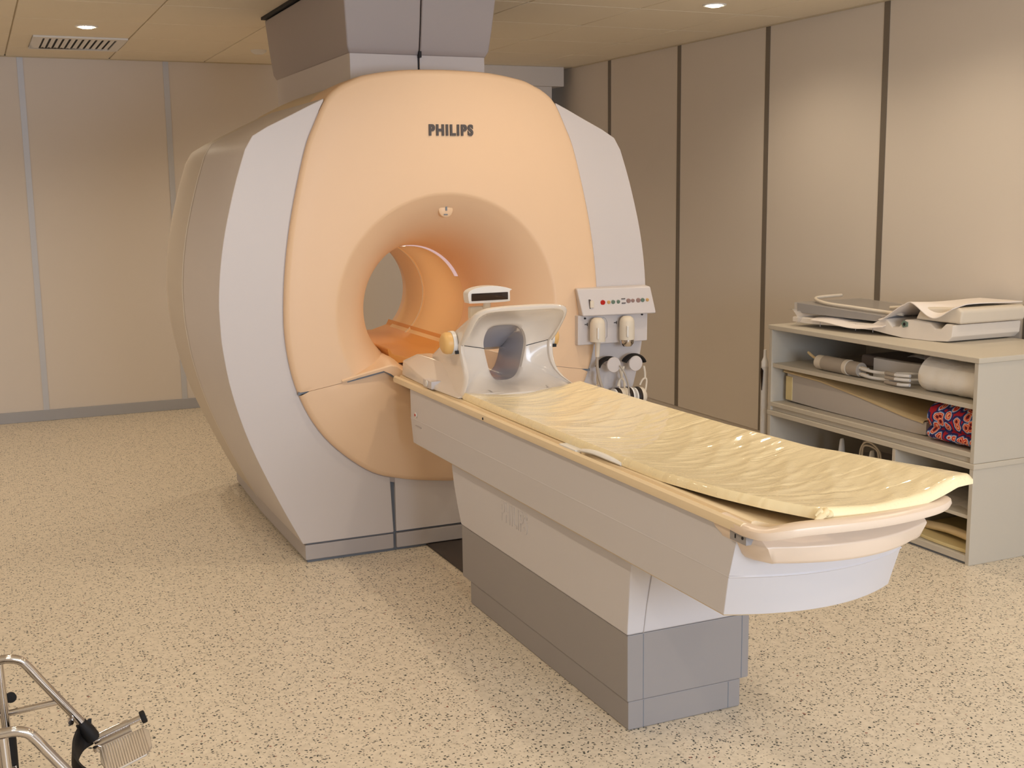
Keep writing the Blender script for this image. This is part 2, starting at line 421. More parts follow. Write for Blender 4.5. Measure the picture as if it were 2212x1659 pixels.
def flare_y(r):
    if r >= FLARE[0][0]: return -.187
    for (ra, ya), (rb, yb) in zip(FLARE[:-1], FLARE[1:]):
        if rb <= r <= ra: return ya+(yb-ya)*(ra-r)/(ra-rb)
    return FLARE[-1][1]
# upper front cover with the flared mouth
rings = []
def up_lim(i, r): return min(r, SR[i]-.002)
def ring(fn): return [fn(i, a) for i, a in enumerate(ANG)]
def upper(i, a, inset, y):
    if SR[i] < RO[i]:
        r = SR[i]-.0025
        return P(r, a, flare_y(r)+(.03 if y > -.17 else 0))
    return P(RO[i]-inset, a, y)
for inset, y in ((.004, .12), (.001, -.13), (.001, -.160), (.004, -.173), (.011, -.182), (.026, -.186)):
    rings.append(ring(lambda i, a: upper(i, a, inset, y)))
for t in (.25, .5, .75):
    rings.append(ring(lambda i, a: (lambda r: P(r, a, flare_y(r)))(min((RO[i]-.026)*(1-t)+.55*t, SR[i]-.0025 if SR[i] < RO[i] else 9))))
for r, y in FLARE:
    rings.append(ring(lambda i, a: (lambda rr: P(rr, a, flare_y(rr)))(min(r, SR[i]-.0025))))
MB().loft(rings, True).build('front_cover', 'peach', mri, smooth=True)
# lower front cover
low = [i for i in range(NA) if SR[i] < RO[i]]
rings = []
CR = .615
def low_y(r): return -.189+max(0, CR-r)*.10 + (.004 if r < CR else 0)
for inset, y in ((.001, .0), (.001, -.160), (.004, -.175), (.011, -.185), (.026, -.189)):
    rings.append([P(RO[i]-inset, ANG[i], y) for i in low])
for t in (.2, .4, .6, .8, .9, 1):
    row = []
    for i in low:
        ra, rb = RO[i]-.026, SR[i]+.0025
        rm = min(max(CR, rb), ra)
        r = ra+(rm-ra)*(t/.6) if t <= .6 else rm+(rb-rm)*((t-.6)/.4)
        row.append(P(r, ANG[i], low_y(r)))
    rings.append(row)
rings.append([P(SR[i]+.004, ANG[i], .0) for i in low])
MB().loft(rings, False).build('lower_front_cover', 'peach', mri, smooth=True)
GI = [i for i in range(NA) if CZ+RO[i]*math.sin(ANG[i]) < 2.0]
MB().loft([[P(RO[i]+d, ANG[i], -.1635) for i in GI] for d in (-.015, .02)], False).build('edge_gasket', 'hood', mri)
# dark joint behind the seam
MB().loft([[(CX+x, y, z+d) for x, z in seam_pts[1:-1]] for y, d in ((-.181, -.006), (-.181, .006), (-.12, .006))], False).build('cover_joint', 'gap', mri)
# docking shelf in the bottom of the mouth
sh = MB()
half = [(-.524, .826, -.215, .914), (-.46, .842, -.21, .908), (-.40, .855, -.20, .896), (-.33, .870, -.185, .88), (-.295, .877, -.17, .868), (-.268, .872, -.155, .856), (-.235, .845, -.135, .846), (-.20, .805, -.12, .838), (-.17, .775, -.10, .832), (-.1, .76, -.05, .83)]
full_ = half+[(-a, b_, -c, d) for a, b_, c, d in reversed(half)]
def seam_z_at(x):
    for (xa, za), (xb, zb_) in zip(seam_pts[:-1], seam_pts[1:]):
        if xa <= x <= xb: return za+(zb_-za)*(x-xa)/(xb-xa)
    return .74
rows = [[(CX+a, -.17, seam_z_at(a)+.003) for a, b_, c, d in full_], [(CX+a, -.191, seam_z_at(a)+.003) for a, b_, c, d in full_], [(CX+a, -.193, max(b_-.006, seam_z_at(a)+.004)) for a, b_, c, d in full_], [(CX+a, -.188, max(b_, seam_z_at(a)+.005)) for a, b_, c, d in full_]]
for t in (.1, .3, .5, .7, .85, 1):
    rows.append([(CX+a+(c-a)*t, -.188+.55*t, b_+(d-b_)*t+.012*math.sin(PI*t)) for a, b_, c, d in full_])
sh.loft(rows, False)
sh.build('docking_shelf', 'peach', mri, smooth=True)
# bore
MB().lathe([(.286, .36), (.284, .362), (.284, .94), (.282, .942), (.282, .955), (.284, .957), (.284, 1.25)], (CX, 0, CZ), 'y', 96).build('bore_tube', 'bore', mri, smooth=True)
MB().lathe([(.2845, .362), (.281, .366), (.278, .40), (.2835, .412)], (CX, 0, CZ), 'y', 64, math.radians(25), math.radians(155)).build('bore_light', 'bore_light', mri, smooth=True)
MB().lathe([(.283, .952), (.280, .956), (.280, .962), (.283, .966)], (CX, 0, CZ), 'y', 96).build('bore_ring', 'offwhite', mri, smooth=True)
bl = MB().box(CX-.03, CX+.03, .50, .86, CZ+.272, CZ+.280).build('bore_lamp', 'bore_lamp', mri, bevel=.002)
for yy in (.55, .82):
    l = bpy.data.lights.new('bore_lamp_glow', 'AREA'); l.shape = 'RECTANGLE'; l.size = .06; l.size_y = .18; l.energy = .32; l.color = (1.0, .84, .60)
    o = bpy.data.objects.new('bore_lamp_glow', l); COL.objects.link(o); o.parent = mri; o.location = Vector((CX, yy, CZ+.262))-mri.location
# bed inside the bore
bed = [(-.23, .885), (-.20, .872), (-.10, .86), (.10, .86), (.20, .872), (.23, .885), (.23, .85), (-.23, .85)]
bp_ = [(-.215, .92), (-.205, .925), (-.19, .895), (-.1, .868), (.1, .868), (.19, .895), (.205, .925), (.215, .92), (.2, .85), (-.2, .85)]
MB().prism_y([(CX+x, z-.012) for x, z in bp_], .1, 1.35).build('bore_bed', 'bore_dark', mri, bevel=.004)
# side covers
prof = [(.552, 2.045), (.62, 2.013), (.70, 1.973), (.80, 1.925), (.872, 1.882), (.90, 1.83), (.95, 1.68), (1.0, 1.49), (1.027, 1.34), (1.041, 1.2), (1.041, 1.09), (1.035, .984), (1.006, .80), (.94, .571), (.83, .309), (.725, .09)]
profs = prof[:4]+[(.866, 1.886)]+catmull(prof[5:], 4)
inner = [p for p in half_out if p[1] < 2.046 and p[0] > .297 and p[1] > .2]
inner = [p for p in inner if not (p[0] < .6 and p[1] > 2.044)]
def side_poly(sx):
    poly = profs+[(.297, .09)]+[p for p in reversed(inner)]
    return [(CX+sx*x, z) for x, z in poly]
for sx in (-1, 1):
    MB().prism_y(side_poly(sx), YM, .772).build('side_cover', 'shell', mri, bevel=.005, seg=2, angle=60)
    ring0 = [(CX+sx*(x-.002), z) for x, z in profs]
    rings = []
    for y, k in ((.778, 1), (1.1, .994), (1.4, .984), (1.52, .976), (1.55, .96)):
        rings.append([(CX+sx*(x-.002)*k, y, 1.0+(z-1.0)*(k if z > 1 else 1)) for x, z in profs])
    rings.append([(CX+sx*min(.62, x*.9), 1.55, 1.0+(z-1.0)*.9) for x, z in profs])
    MB().loft(rings, False).build('rear_cover', 'shell_warm_lit', mri, smooth=True)
    MB().prism_z([(CX+sx*.297, YM+.004), (CX+sx*.715, YM+.004), (CX+sx*.715, .772), (CX+sx*.69, 1.5), (CX+sx*.297, 1.5)], .012, .083).build('plinth', 'plinth', mri, bevel=.006)
    MB().prism_z([(CX+sx*.297, YM+.014), (CX+sx*.705, YM+.014), (CX+sx*.68, 1.49), (CX+sx*.297, 1.49)], .0, .1).build('plinth_core', 'gap', mri)
    # thin light seam strip between side and rear cover
    MB().loft([[(CX+sx*(x+.003), y, z+.001) for x, z in profs] for y in (.766, .784)], False).build('seam_strip', 'white', mri)
# lower centre panel and its plinth
cp = [(-.284, .09), (.284, .09), (.284, .352)]+[(p[0], p[1]) for p in half_out if p[0] < .284 and p[1] < .5]+[(-p[0], p[1]) for p in reversed(half_out) if 0 < p[0] < .284 and p[1] < .5]+[(-.284, .352)]
MB().prism_y([(CX+x, z+.004) for x, z in cp], YM+.002, .1).build('lower_centre_panel', 'shell', mri, bevel=.006)
MB().box(CX-.284, CX+.284, YM+.004, .3, .012, .083).build('plinth', 'plinth', mri, bevel=.006)
MB().box(CX-.31, CX+.31, YM+.02, .06, .0, .36).build('panel_gap', 'gap', mri)
# top of the body and rear face
core = [(-.56, 2.03), (-.49, 2.082), (-.43, 2.112), (-.36, 2.135), (-.2, 2.158), (0, 2.166), (.2, 2.158), (.36, 2.135), (.43, 2.112), (.49, 2.082), (.56, 2.03), (.56, 1.6), (-.56, 1.6)]
MB().loft([[(CX+x*k, y, 1.0+(z-1.0)*k) for x, z in core] for y, k in ((.10, 1), (.778, 1), (1.1, .993), (1.4, .981), (1.5, .972))], True, True, True).build('top_cover', 'cream', mri, smooth=True)
rings = [[P(RO[i]*.93, a, 1.46) for i, a in enumerate(ANG)], [P(RO[i]*.93, a, 1.54) for i, a in enumerate(ANG)], [P(.5*RO[i]+.2, a, 1.55) for i, a in enumerate(ANG)]]
for r, y in ((.45, 1.55), (.40, 1.53), (.34, 1.45), (.30, 1.35), (.285, 1.25)): rings.append([P(r, a, y) for a in ANG])
MB().loft(rings, True).build('rear_face', 'peach', mri, smooth=True)
# tower up to the ceiling
MB().box(CX-.335, CX-.004, .155, 1.58, 2.06, 2.30).build('tower_base', 'shell', mri, bevel=.006)
MB().box(CX+.004, CX+.335, .155, 1.58, 2.06, 2.30).build('tower_base', 'shell', mri, bevel=.006)
for s0, s1 in ((-1, -.008), (.008, 1)):
    hr = []
    for z, hw, yf, yb in ((2.272, .337, .152, 1.583), (2.30, .350, .137, 1.60), (2.40, .360, .117, 1.615), (2.603, .378, .085, 1.63)):
        hr.append([(CX+s0*hw, yf, z), (CX+s1*hw, yf, z), (CX+s1*hw, yb, z), (CX+s0*hw, yb, z)])
    MB().loft(hr, True, True, True).build('tower_hood', 'hood', mri, bevel=.008, seg=3, angle=50)
MB().box(CX-.325, CX+.325, .165, 1.57, 2.07, 2.60).build('tower_core', 'dark', mri)
MB().box(CX-.395, CX+.395, .06, 1.645, H-.016, H-.001).build('opening_shade_plate', 'dark', mri)  # black plate painted as the shade of an opening around the hood
MB().box(CX-.006, CX+.006, .131, .16, 2.262, 2.29).build('latch', 'dark', mri)
# lettering and sensor
RF = Matrix.Rotation(PI/2, 3, 'X')
text('logo_lettering', 'PHILIPS', .064, 'logo', mri, (.186, -.190, 1.912), RF, .003, .0030, .86, 1.22)
def flare_pt(px_x, z):
    r = math.hypot(px_x-CX, z-CZ); return (px_x, flare_y(r), z)
sx_, sy_, sz_ = flare_pt(.174, 1.562)
sens = MB().lathe([(0, -.004), (.030, -.0035), (.034, 0), (.035, .03)], (sx_, sy_-.004, sz_), 'y', 32).build('light_port', 'peach', mri, smooth=True)
MB().box(sx_-.004, sx_+.004, sy_-.0115, sy_-.006, sz_-.004, sz_+.02).box(sx_-.012, sx_+.006, sy_-.0115, sy_-.006, sz_-.024, sz_-.019).build('port_slot', 'gap', sens)

# control panel on the right front cover
pan = MB().prism_x([(-.168, .905), (-.215, .905), (-.218, 1.05), (-.168, 1.05)], .806, 1.192).build('accessory_panel', 'shell', mri, bevel=.006)
cp_ = MB().loft([[(.83, -.168, 1.045), (1.2, -.168, 1.045), (1.2, -.168, 1.18), (.81, -.168, 1.18)], [(.815, -.252, 1.048), (1.222, -.252, 1.042), (1.205, -.222, 1.172), (.797, -.222, 1.178)]], True, True, True).build('control_panel', 'shell', mri, bevel=.008, seg=3)
def panel_pt(u, v):
    z = 1.047+v*(1.174-1.047); y = -.252+.030*v; x = .806+.405*u; return (x, y, z)
nrm = Vector((0, -.127, -.030)).normalized()
for u, v, r, m in [(.305, .48, .0125, 'red'), (.385, .48, .0085, 'amber'), (.445, .48, .010, 'green'), (.515, .48, .009, 'green'), (.655, .49, .0115, 'pinkgrey'), (.715, .49, .009, 'pinkgrey'), (.79, .49, .0115, 'pinkgrey'), (.85, .49, .010, 'green'), (.915, .49, .008, 'amber')]:
    p = Vector(panel_pt(u, v)); MB().cyl(p-nrm*.004, p+nrm*.005, r, 20).build('button', m, cp_, bevel=.0015, seg=1)
for (u, v, a, b_) in ((.585, .42, .02, .004), (.585, .58, .02, .004)):
    p = Vector(panel_pt(u, v)); MB().box(p.x-a/2, p.x+a/2, p.y-.004, p.y+.004, p.z-b_/2, p.z+b_/2).build('indicator_mark', 'logo', cp_)
p = Vector(panel_pt(.15, .45)); MB().box(p.x-.010, p.x+.010, p.y-.012, p.y+.004, p.z-.018, p.z+.016).build('switch', 'offwhite', cp_, bevel=.003)
MB().box(p.x-.012, p.x-.006, p.y-.006, p.y+.004, p.z-.022, p.z+.022).build('switch_mark', 'logo', cp_)
# recessed door outline and screws on the lower panel
for x, z in ((.842, 1.035), (1.157, 1.037)):
    MB().cyl((x, -.225, z), (x, -.214, z), .0045, 12).build('screw', 'dark', pan)
for x in (.86, 1.02):
    MB().box(x-.018, x-.004, -.220, -.2165, 1.003, 1.007).box(x-.006, x-.003, -.220, -.2165, .998, 1.012).build('printed_mark', 'logo', pan)
MB().tube([(.945+dx, -.2175, z) for dx, z in ((-.02, .94), (-.02, 1.01), (-.012, 1.027), (0, 1.034), (.012, 1.027), (.02, 1.01), (.02, .94), (.012, .932), (-.012, .932))], .0015, 6, closed=True).build('cover_outline', 'plinth', pan)
# holders
def holder(x, bottom, label):
    t = thing('hand_unit', label, 'hand unit', (x, -.215, .93))
    MB().lathe([(0, .115), (.018, .113), (.03, .104), (.036, .088), (.037, .06), (.037, .0), (0, 0)], (x, -.257, .925), 'z', 32).build('body', 'offwhite', t, smooth=True)
    MB().box(x-.022, x-.014, -.299, -.287, .94, .995).build('slot', 'white', t, bevel=.003)
    return t
h1 = holder(.891, .94, 'rounded beige hand unit with a grey cable on the scanner panel')
MB().tube([(.891, -.257, .925), (.891, -.257, .90), (.889, -.257, .85)], [.014, .0125, .010], 16).build('cable_sleeve', 'offwhite', h1, smooth=True)
MB().tube(catmull([(.889, -.257, .852), (.889, -.257, .80), (.898, -.262, .74), (.915, -.275, .68), (.94, -.285, .62), (.97, -.28, .54), (1.0, -.26, .45), (.98, -.24, .38)], 6), .0075, 10).build('cable', 'cable', h1, smooth=True)
h2 = holder(1.052, .94, 'rounded beige hand unit with a clear cap below on the scanner panel')
MB().lathe([(.034, .0), (.033, -.018), (.022, -.032), (.0, -.034)], (1.052, -.257, .924), 'z', 24).build('clear_cap', 'chrome', h2, smooth=True)
# headphone pegs
pegs = [(.983, .804), (1.105, .802)]
for x, z in pegs:
    MB().lathe([(.012, 0), (.012, -.075), (.036, -.078), (.038, -.083), (.036, -.088), (0, -.09)], (x, YM, z), 'y', 28).build('peg', 'shell', mri, smooth=True)

# ------------------------------------------------------------------ headphones
def headphones(x, z, tilt, label):
    t = thing('headphones', label, 'headphones', (x, -.21, z-.25))
    y = -.222
    def q(dx, dz, dy=0):
        if dz < -.03: dz = -.03+(dz+.03)*1.22
        dx *= .8; c, s_ = math.cos(tilt), math.sin(tilt); return (x+dx*c-dz*s_, y+dy, z+dx*s_+dz*c)
    rx, rz = .075, .045
    arc = [q(rx*math.cos(a), -.018+rz*1.15*math.sin(a)) for a in [PI*(.12+.76*k/16) for k in range(17)]]
    MB().tube(arc, .022, 12, flat=.45).build('headband_pad', 'black_vinyl', t, smooth=True)
    for s_ in (-1, 1):
        MB().tube(catmull([q(s_*.070, -.02), q(s_*.080, -.045), q(s_*.084, -.075)], 4), .006, 8).build('slider', 'offwhite', t, smooth=True)
        MB().tube(catmull([q(s_*.05, -.10), q(s_*.065, -.08), q(s_*.084, -.072), q(s_*.096, -.082), q(s_*.092, -.12), q(s_*.080, -.15)], 5), .005, 8).build('yoke', 'offwhite', t, smooth=True)
        c = q(s_*.046, -.145)
        MB().lathe([(0, s_*.036), (.026, s_*.034), (.042, s_*.022), (.046, s_*.008), (.046, 0)], c, 'x', 28).build('ear_cup', 'offwhite', t, smooth=True)
        MB().lathe([(.046, 0), (.048, -s_*.006), (.047, -s_*.018), (.044, -s_*.022)], c, 'x', 28).build('ear_cushion', 'ear_brown', t, smooth=True)
        MB().lathe([(.044, -s_*.022), (.045, -s_*.03), (.03, -s_*.034), (0, -s_*.034)], c, 'x', 28).build('inner_plate', 'white', t, smooth=True)
    return t
headphones(.965, .80, .15, 'black and white headphones behind the grey cable, hung on a round peg')
headphones(1.112, .805, -.05, 'black and white headphones on the round peg by the outer edge of the scanner')
MB_c = MB().tube(catmull([(1.01, -.262, .80), (1.03, -.275, .76), (1.045, -.285, .70), (1.048, -.285, .62), (1.045, -.28, .5)], 6), .004, 8)
tag(MB_c.build('air_tube', 'cable', smooth=True), 'thin grey tube hanging between the two headphones', 'tube')

# ------------------------------------------------------------------ patient table
TC = .155
tb = thing('patient_table', 'long white and grey patient table in front of the scanner bore', 'patient table', (TC, -1.6, 0))
MB().box(-.078, .335, -2.248, -.972, 0, .094).build('plinth', 'table_grey', tb, bevel=.006)
MB().box(-.083, .363, -2.252, -.90, .094, .31).build('base', 'table_grey', tb, bevel=.006)
for x0_, x1_, z0_, z1_ in ((-.025, -.0225, .0, .094), (.287, .2895, .0, .094), (-.0285, -.026, .094, .31), (.333, .3355, .094, .31)):
    yy = -2.2485 if z1_ < .1 else -2.2525
    MB().box(x0_, x1_, yy, yy+.004, z0_+.004, z1_-.004).build('panel_joint', 'gap', tb)
# pedestal: profile in (y,z)
pp = [(-.905, .31), (-.895, .325), (-.865, .38), (-.83, .46), (-.805, .53), (-.795, .585), (-2.278, .585), (-2.272, .50), (-2.264, .40), (-2.256, .31)]
ped = MB()
ped.loft([[(-.087+(.006 if z > .5 else 0), y, z) for y, z in pp], [(.367, y, z) for y, z in pp]], True, True, True)
ped.build('pedestal', 'table_white', tb, bevel=.008)
MB().tube([(-.03, -2.257, .313), (-.024, -2.265, .40), (-.012, -2.274, .50), (.0, -2.28, .57)], .0015, 6).build('panel_joint', 'plinth', tb)
# body skirt
def body_ring(z, hw, yh, yf, bulge, inset=0):
    r = [(TC-hw, yh, z), (TC+hw, yh, z)]
    r += [(TC+hw, yh+(yf-yh)*t, z) for t in (.25, .5, .75)]
    n = 14
    for k in range(n+1):
        u = 1-2*k/n
        r.append((TC+hw*u, yf-bulge*(1-u*u), z))
    r += [(TC-hw, yf+(yh-yf)*t, z) for t in (.25, .5, .75)]
    return r
BODY = [(.802, .279, -.43, -2.872, .055), (.680, .2785, -.43, -2.834, .07), (.6765, .281, -.428, -2.837, .07), (.6735, .2790, -.43, -2.832, .07), (.564, .270, -.43, -2.80, .07)]
MB().loft([body_ring(*b_) for b_ in BODY], True, True, True).build('body', 'table_white', tb, bevel=.005, angle=50)
MB().loft([body_ring(.558, .262, -.45, -2.79, .066), body_ring(.564, .266, -.44, -2.795, .068)], True, True, True).build('underside', 'tan_pad', tb)
MB().loft([body_ring(.800, .274, -.43, -2.86, .05), body_ring(.808, .274, -.43, -2.86, .05)], True, True, True).build('rail_shadow_line', 'dark', tb)  # black slab painted as the shadow line under the rail
# stop button at the head end
sb = MB().lathe([(.011, 0), (.012, .004), (.008, .006), (.0, .006)], (0, 0, 0), 'x', 24)
sb.v = [(TC-.279-x, -.505+y, .70+z) for x, y, z in sb.v]; so = sb.build('release_button', 'white', tb, smooth=True)
rb = MB().lathe([(0, .0), (.006, -.001), (.006, .003)], (TC-.286, -.505, .70), 'x', 16).build('button_centre', 'red', so, smooth=True)
MB().box(TC-.2798, TC-.2775, -.56, -.49, .650, .653).build('printed_mark', 'plinth', tb)
# tabletop
tp = [(-.292, .808), (-.295, .818), (-.292, .831), (-.284, .836), (-.276, .834), (-.272, .827), (-.264, .827), (-.260, .836), (-.250, .837), (-.20, .822), (-.1, .811), (0, .807)]
tp = tp+[(-x, z) for x, z in reversed(tp[:-1])]+[(.27, .800), (-.27, .800)]
MB().prism_y([(TC+x, z) for x, z in tp], -2.90, -.25).build('tabletop', 'table_top', tb, smooth=True)
MB().cyl((TC-.296, -1.28, .818), (TC-.286, -1.28, .818), .005, 12).build('rail_hole', 'dark', tb)
# foot end cap and carrying handle
def cap_ring(z, k, dy):
    r = [(-.286, -2.80), (-.286, -2.86), (-.278, -2.91), (-.255, -2.955)]
    n = 16
    r += [(.24*(2*q/n-1), -2.957-.055*(1-(2*q/n-1)**2)) for q in range(n+1)]
    r += [(.255, -2.955), (.278, -2.91), (.286, -2.86), (.286, -2.80)]
    return [(TC+x*k, y+dy, z) for x, y in r]
MB().loft([cap_ring(.738, .84, .03), cap_ring(.732, .88, .018), cap_ring(.745, .915, .006), cap_ring(.782, .985, .0), cap_ring(.796, 1.0, .022), cap_ring(.808, 1.0, .034)], True, True, True).build('foot_end_cap', 'handle', tb, bevel=.004, angle=55)
hp_ = []
for u, yb, z in ((-.965, -2.80, .822), (-.97, -2.88, .818), (-.955, -2.925, .818), (-.90, -2.962, .820), (-.80, -2.99, .830), (-.66, -3.006, .836), (-.3, -3.026, .838), (0, -3.032, .838), (.3, -3.028, .838), (.66, -3.014, .839), (.88, -2.992, .840), (1.03, -2.962, .842)):
    hp_.append((TC+.285*u, yb, z))
hp_ = catmull(hp_, 6); rings = []
for k, p in enumerate(hp_):
    a_, b_ = Vector(hp_[max(0, k-1)]), Vector(hp_[min(len(hp_)-1, k+1)]); t = (b_-a_).normalized()
    out = t.cross(Vector((0, 0, 1))).normalized(); up_ = out.cross(t).normalized()
    if up_.z < 0: up_ = -up_
    f = 1.0 if k < len(hp_)-3 else (.9, .7, .35)[k-len(hp_)+3]
    w_ = (.015+.011*min(1, k/16))*f; h_ = .0145*f
    cs = [(-1, -.5), (-.8, -.9), (-.3, -1), (.4, -1), (.85, -.8), (1, -.2), (.9, .55), (.55, .95), (0, 1.05), (-.6, 1), (-.92, .75), (-1, .2)]
    rings.append([Vector(p)+out*(c*w_)+up_*(d*h_) for c, d in cs])
MB().loft(rings, True, True, True).build('foot_handle', 'handle', tb, smooth=True)
br = MB().box(TC-.2865, TC-.262, -2.915, -2.845, .781, .807).build('rail_bracket', 'table_grey', tb, bevel=.002)
MB().cyl((TC-.288, -2.90, .797), (TC-.285, -2.90, .797), .004, 10).build('screw', 'dark', br)
MB().box(TC-.288, TC-.2862, -2.872, -2.868, .79, .80).build('bracket_slot', 'dark', br)
# white clips on the rail
MB().box(TC-.284, TC-.235, -2.00, -1.885, .830, .8405).build('strap_clip', 'white', tb, bevel=.003)
MB().tube(catmull([(TC-.268, -2.02, .842), (TC-.262, -2.09, .848), (TC-.256, -2.18, .846), (TC-.25, -2.24, .842)], 5), [.010+.003*math.sin(k/15*PI) for k in range(16)], 10, flat=.6).build('strap_clip', 'white', tb, smooth=True)
# embossed lettering on the pedestal side
RL = Matrix(((0, 0, -1), (-1, 0, 0), (0, 1, 0)))
text('embossed_lettering', 'PHILIPS', .105, 'table_white', tb, (-.0835, -1.425, .468), RL, .003, .0015, .66, 1.06)

# ------------------------------------------------------------------ mattress
def lerp_tab(tab, t):
    for (a, b_), (c, d) in zip(tab[:-1], tab[1:]):
        if t <= c: 
            s_ = max(0, (t-a)/(c-a)); s_ = s_*s_*(3-2*s_) if False else s_
            return b_+(d-b_)*s_
    return tab[-1][1]
LT = [(.90, -.09), (1.2, -.098), (1.8, -.103), (2.2, -.100), (2.5, -.092), (2.7, -.072), (2.85, -.03), (2.99, .03)]
RT = [(.90, .438), (1.5, .440), (2.0, .446), (2.4, .462), (2.7, .49), (2.99, .528)]
mb = MB(); NU, NV = 48, 320
top = []; bot = []
for j in range(NV+1):
    v = j/NV; t = .962+(2.985-.962)*v
    r0, r1 = [], []
    for i in range(NU+1):
        u = i/NU; xl, xr = lerp_tab(LT, t), lerp_tab(RT, t)
        x = xl+(xr-xl)*u
        c = (x-TC)/.28
        lift = .027*max(0, (t-2.45)/.54)
        zb = .814+.032*min(1.2, c*c)+lift
        if t > 2.75: zb += .006*(t-2.75)/.24*math.sin(u*9)*.3
        edge = min(u, 1-u)*(xr-xl); ev = min(t-.962, 2.985-t)
        e = min(1, min(edge, ev if t > 1.5 else 1)/.016); th = .009+.017*math.sqrt(max(0, 1-(1-e)**2))
        f1, f2, f3 = 17*t+7*u*u+1.6*math.sin(3*u+2*t), 37*t+9*u*u+1.5*math.sin(7*t+2*u), 71*t+13*u*u+2*math.sin(4*t+3*u)
        wr_ = (.0040*(1-abs(math.sin(f1)))**2+.0026*(1-abs(math.sin(f2)))**2*(.5+.5*math.sin(5*t+3*u))+.0012*(1-abs(math.sin(f3)))**2)*min(1, 4.5*u*(1-u))
        yb = -t-.03*(1-((u-.5)*2)**2)*max(0, (t-2.6)/.39)
        r0.append((x, yb, zb+th+wr_*e)); r1.append((x, yb, zb-.002*(1-e)))
    top.append(r0); bot.append(r1)
mb.loft(top, False); mb.loft([list(reversed(r)) for r in bot], False)
mb.loft([top[0], bot[0]], False); mb.loft([top[-1], bot[-1]], False)
mb.loft([[r[0] for r in top], [r[0] for r in bot]], False); mb.loft([[r[-1] for r in top], [r[-1] for r in bot]], False)
mo = mb.build('mattress', 'mattress', smooth=True)
tag(mo, 'thin yellow mattress wrapped in wrinkled clear plastic on the patient table', 'mattress')
# gathered plastic knot at its foot corner
kn = MB()
for k in range(7):
    a = k*.9; c = (.028+.016*math.cos(a)+.004*k, -2.992-.006*math.sin(a), .858+.006*math.sin(2*a))
    kn.tube([(c[0]-.012, c[1], c[2]-.006), (c[0], c[1]-.004, c[2]+.006), (c[0]+.012, c[1]+.002, c[2]-.004)], [.004, .009, .003], 8)
kno = kn.build('plastic_knot', 'mattress', mo, smooth=True)

# ------------------------------------------------------------------ head coil
hc = thing('head_coil', 'glossy white head coil with a face opening on the patient table', 'head coil', (CX, -.8, .83))
ACX, ACZ = CX, .99
N = 96
BT = catmull([(0, 1.198), (.08, 1.197), (.15, 1.192), (.190, 1.178), (.206, 1.15), (.210, 1.09), (.210, 1.03), (.206, .97), (.207, .92), (.222, .882), (.255, .856), (.27, .840), (.20, .832), (.10, .829), (0, .828)], 6)
BF = BT+[(-x, z) for x, z in reversed(BT[1:-1])]
AP = catmull([(0, 1.098), (.05, 1.094), (.078, 1.075), (.092, 1.03), (.082, .97), (.066, .91), (.045, .880), (.02, .870), (0, .869)], 6)
APF = AP+[(-x, z) for x, z in reversed(AP[1:-1])]
def ray2(a, poly, cz):
    dx, dz = math.cos(a), math.sin(a); best = 0
    for i in range(len(poly)):
        x1_, z1_ = poly[i]; x2_, z2_ = poly[(i+1) % len(poly)]
        z1_ -= cz; z2_ -= cz; ex, ez = x2_-x1_, z2_-z1_; den = dx*ez-dz*ex
        if abs(den) < 1e-9: continue
        t = (x1_*ez-z1_*ex)/den; s_ = (x1_*dz-z1_*dx)/den
        if t > 0 and -1e-6 <= s_ <= 1+1e-6: best = max(best, t)
    return best
CANG = [2*PI*k/N+PI/2 for k in range(N)]
rb_ = [ray2(a, BF, ACZ) for a in CANG]; ra_ = [ray2(a, APF, ACZ) for a in CANG]
def yrim(x, z):
    if z > 1.03: s_ = (z-1.03)/.165; return -.82-.18*s_**.9
    s_ = (1.03-z)/.2; return -.82-.145*max(0, s_)**2.2
def face_y(t, y1_): return -.80+(y1_+.014+.80)*t**1.7
def coil_rings(idx, sgn):
    rings = []
    def pt(i, r, y, zs=1, zoff=0):
        a = CANG[i]; return (ACX+r*math.cos(a), y, ACZ+r*math.sin(a)*zs+zoff)
    def rimy(i):
        a = CANG[i]; return yrim(rb_[i]*math.cos(a), ACZ+rb_[i]*math.sin(a))
    # tunnel
    rings.append([pt(i, ra_[i], -.78) for i in idx])
    rings.append([pt(i, ra_[i]+.004, -.796) for i in idx])
    for t in (.1, .25, .45, .65, .85, 1):
        rings.append([pt(i, ra_[i]+.004+(rb_[i]-.026-ra_[i])*t, face_y(t, rimy(i))) for i in idx])
    rings.append([pt(i, rb_[i]-.019, rimy(i)+.001) for i in idx])
    rings.append([pt(i, rb_[i]-.012, rimy(i)-.003) for i in idx])
    rings.append([pt(i, rb_[i]-.004, rimy(i)-.002) for i in idx])
    rings.append([pt(i, rb_[i]+.001, rimy(i)+.006) for i in idx])
    rings.append([pt(i, rb_[i]+.001, rimy(i)+.02) for i in idx])
    for t in (.12, .25, .4, .55, .7, .85, 1):
        row = []
        for i in idx:
            a = CANG[i]
            y0_ = rimy(i)+.02; y = y0_+(-.44-y0_)*t
            tt = min(1, max(0, (y+.98)/.54)); k = 1-.92*tt**1.2
            x = rb_[i]*math.cos(a); z = ACZ+rb_[i]*math.sin(a)
            if z > .93:
                q_ = min(1, abs(x)/.21); z = .93+(z-.93)*k*(1-.10*tt*q_**3); x *= (1-.10*tt**3)
            row.append((ACX+x, y, z))
        rings.append(row)
    return rings
seam_z = 1.03
ups = [i for i in range(N) if ACZ+rb_[i]*math.sin(CANG[i]) >= seam_z-.012]
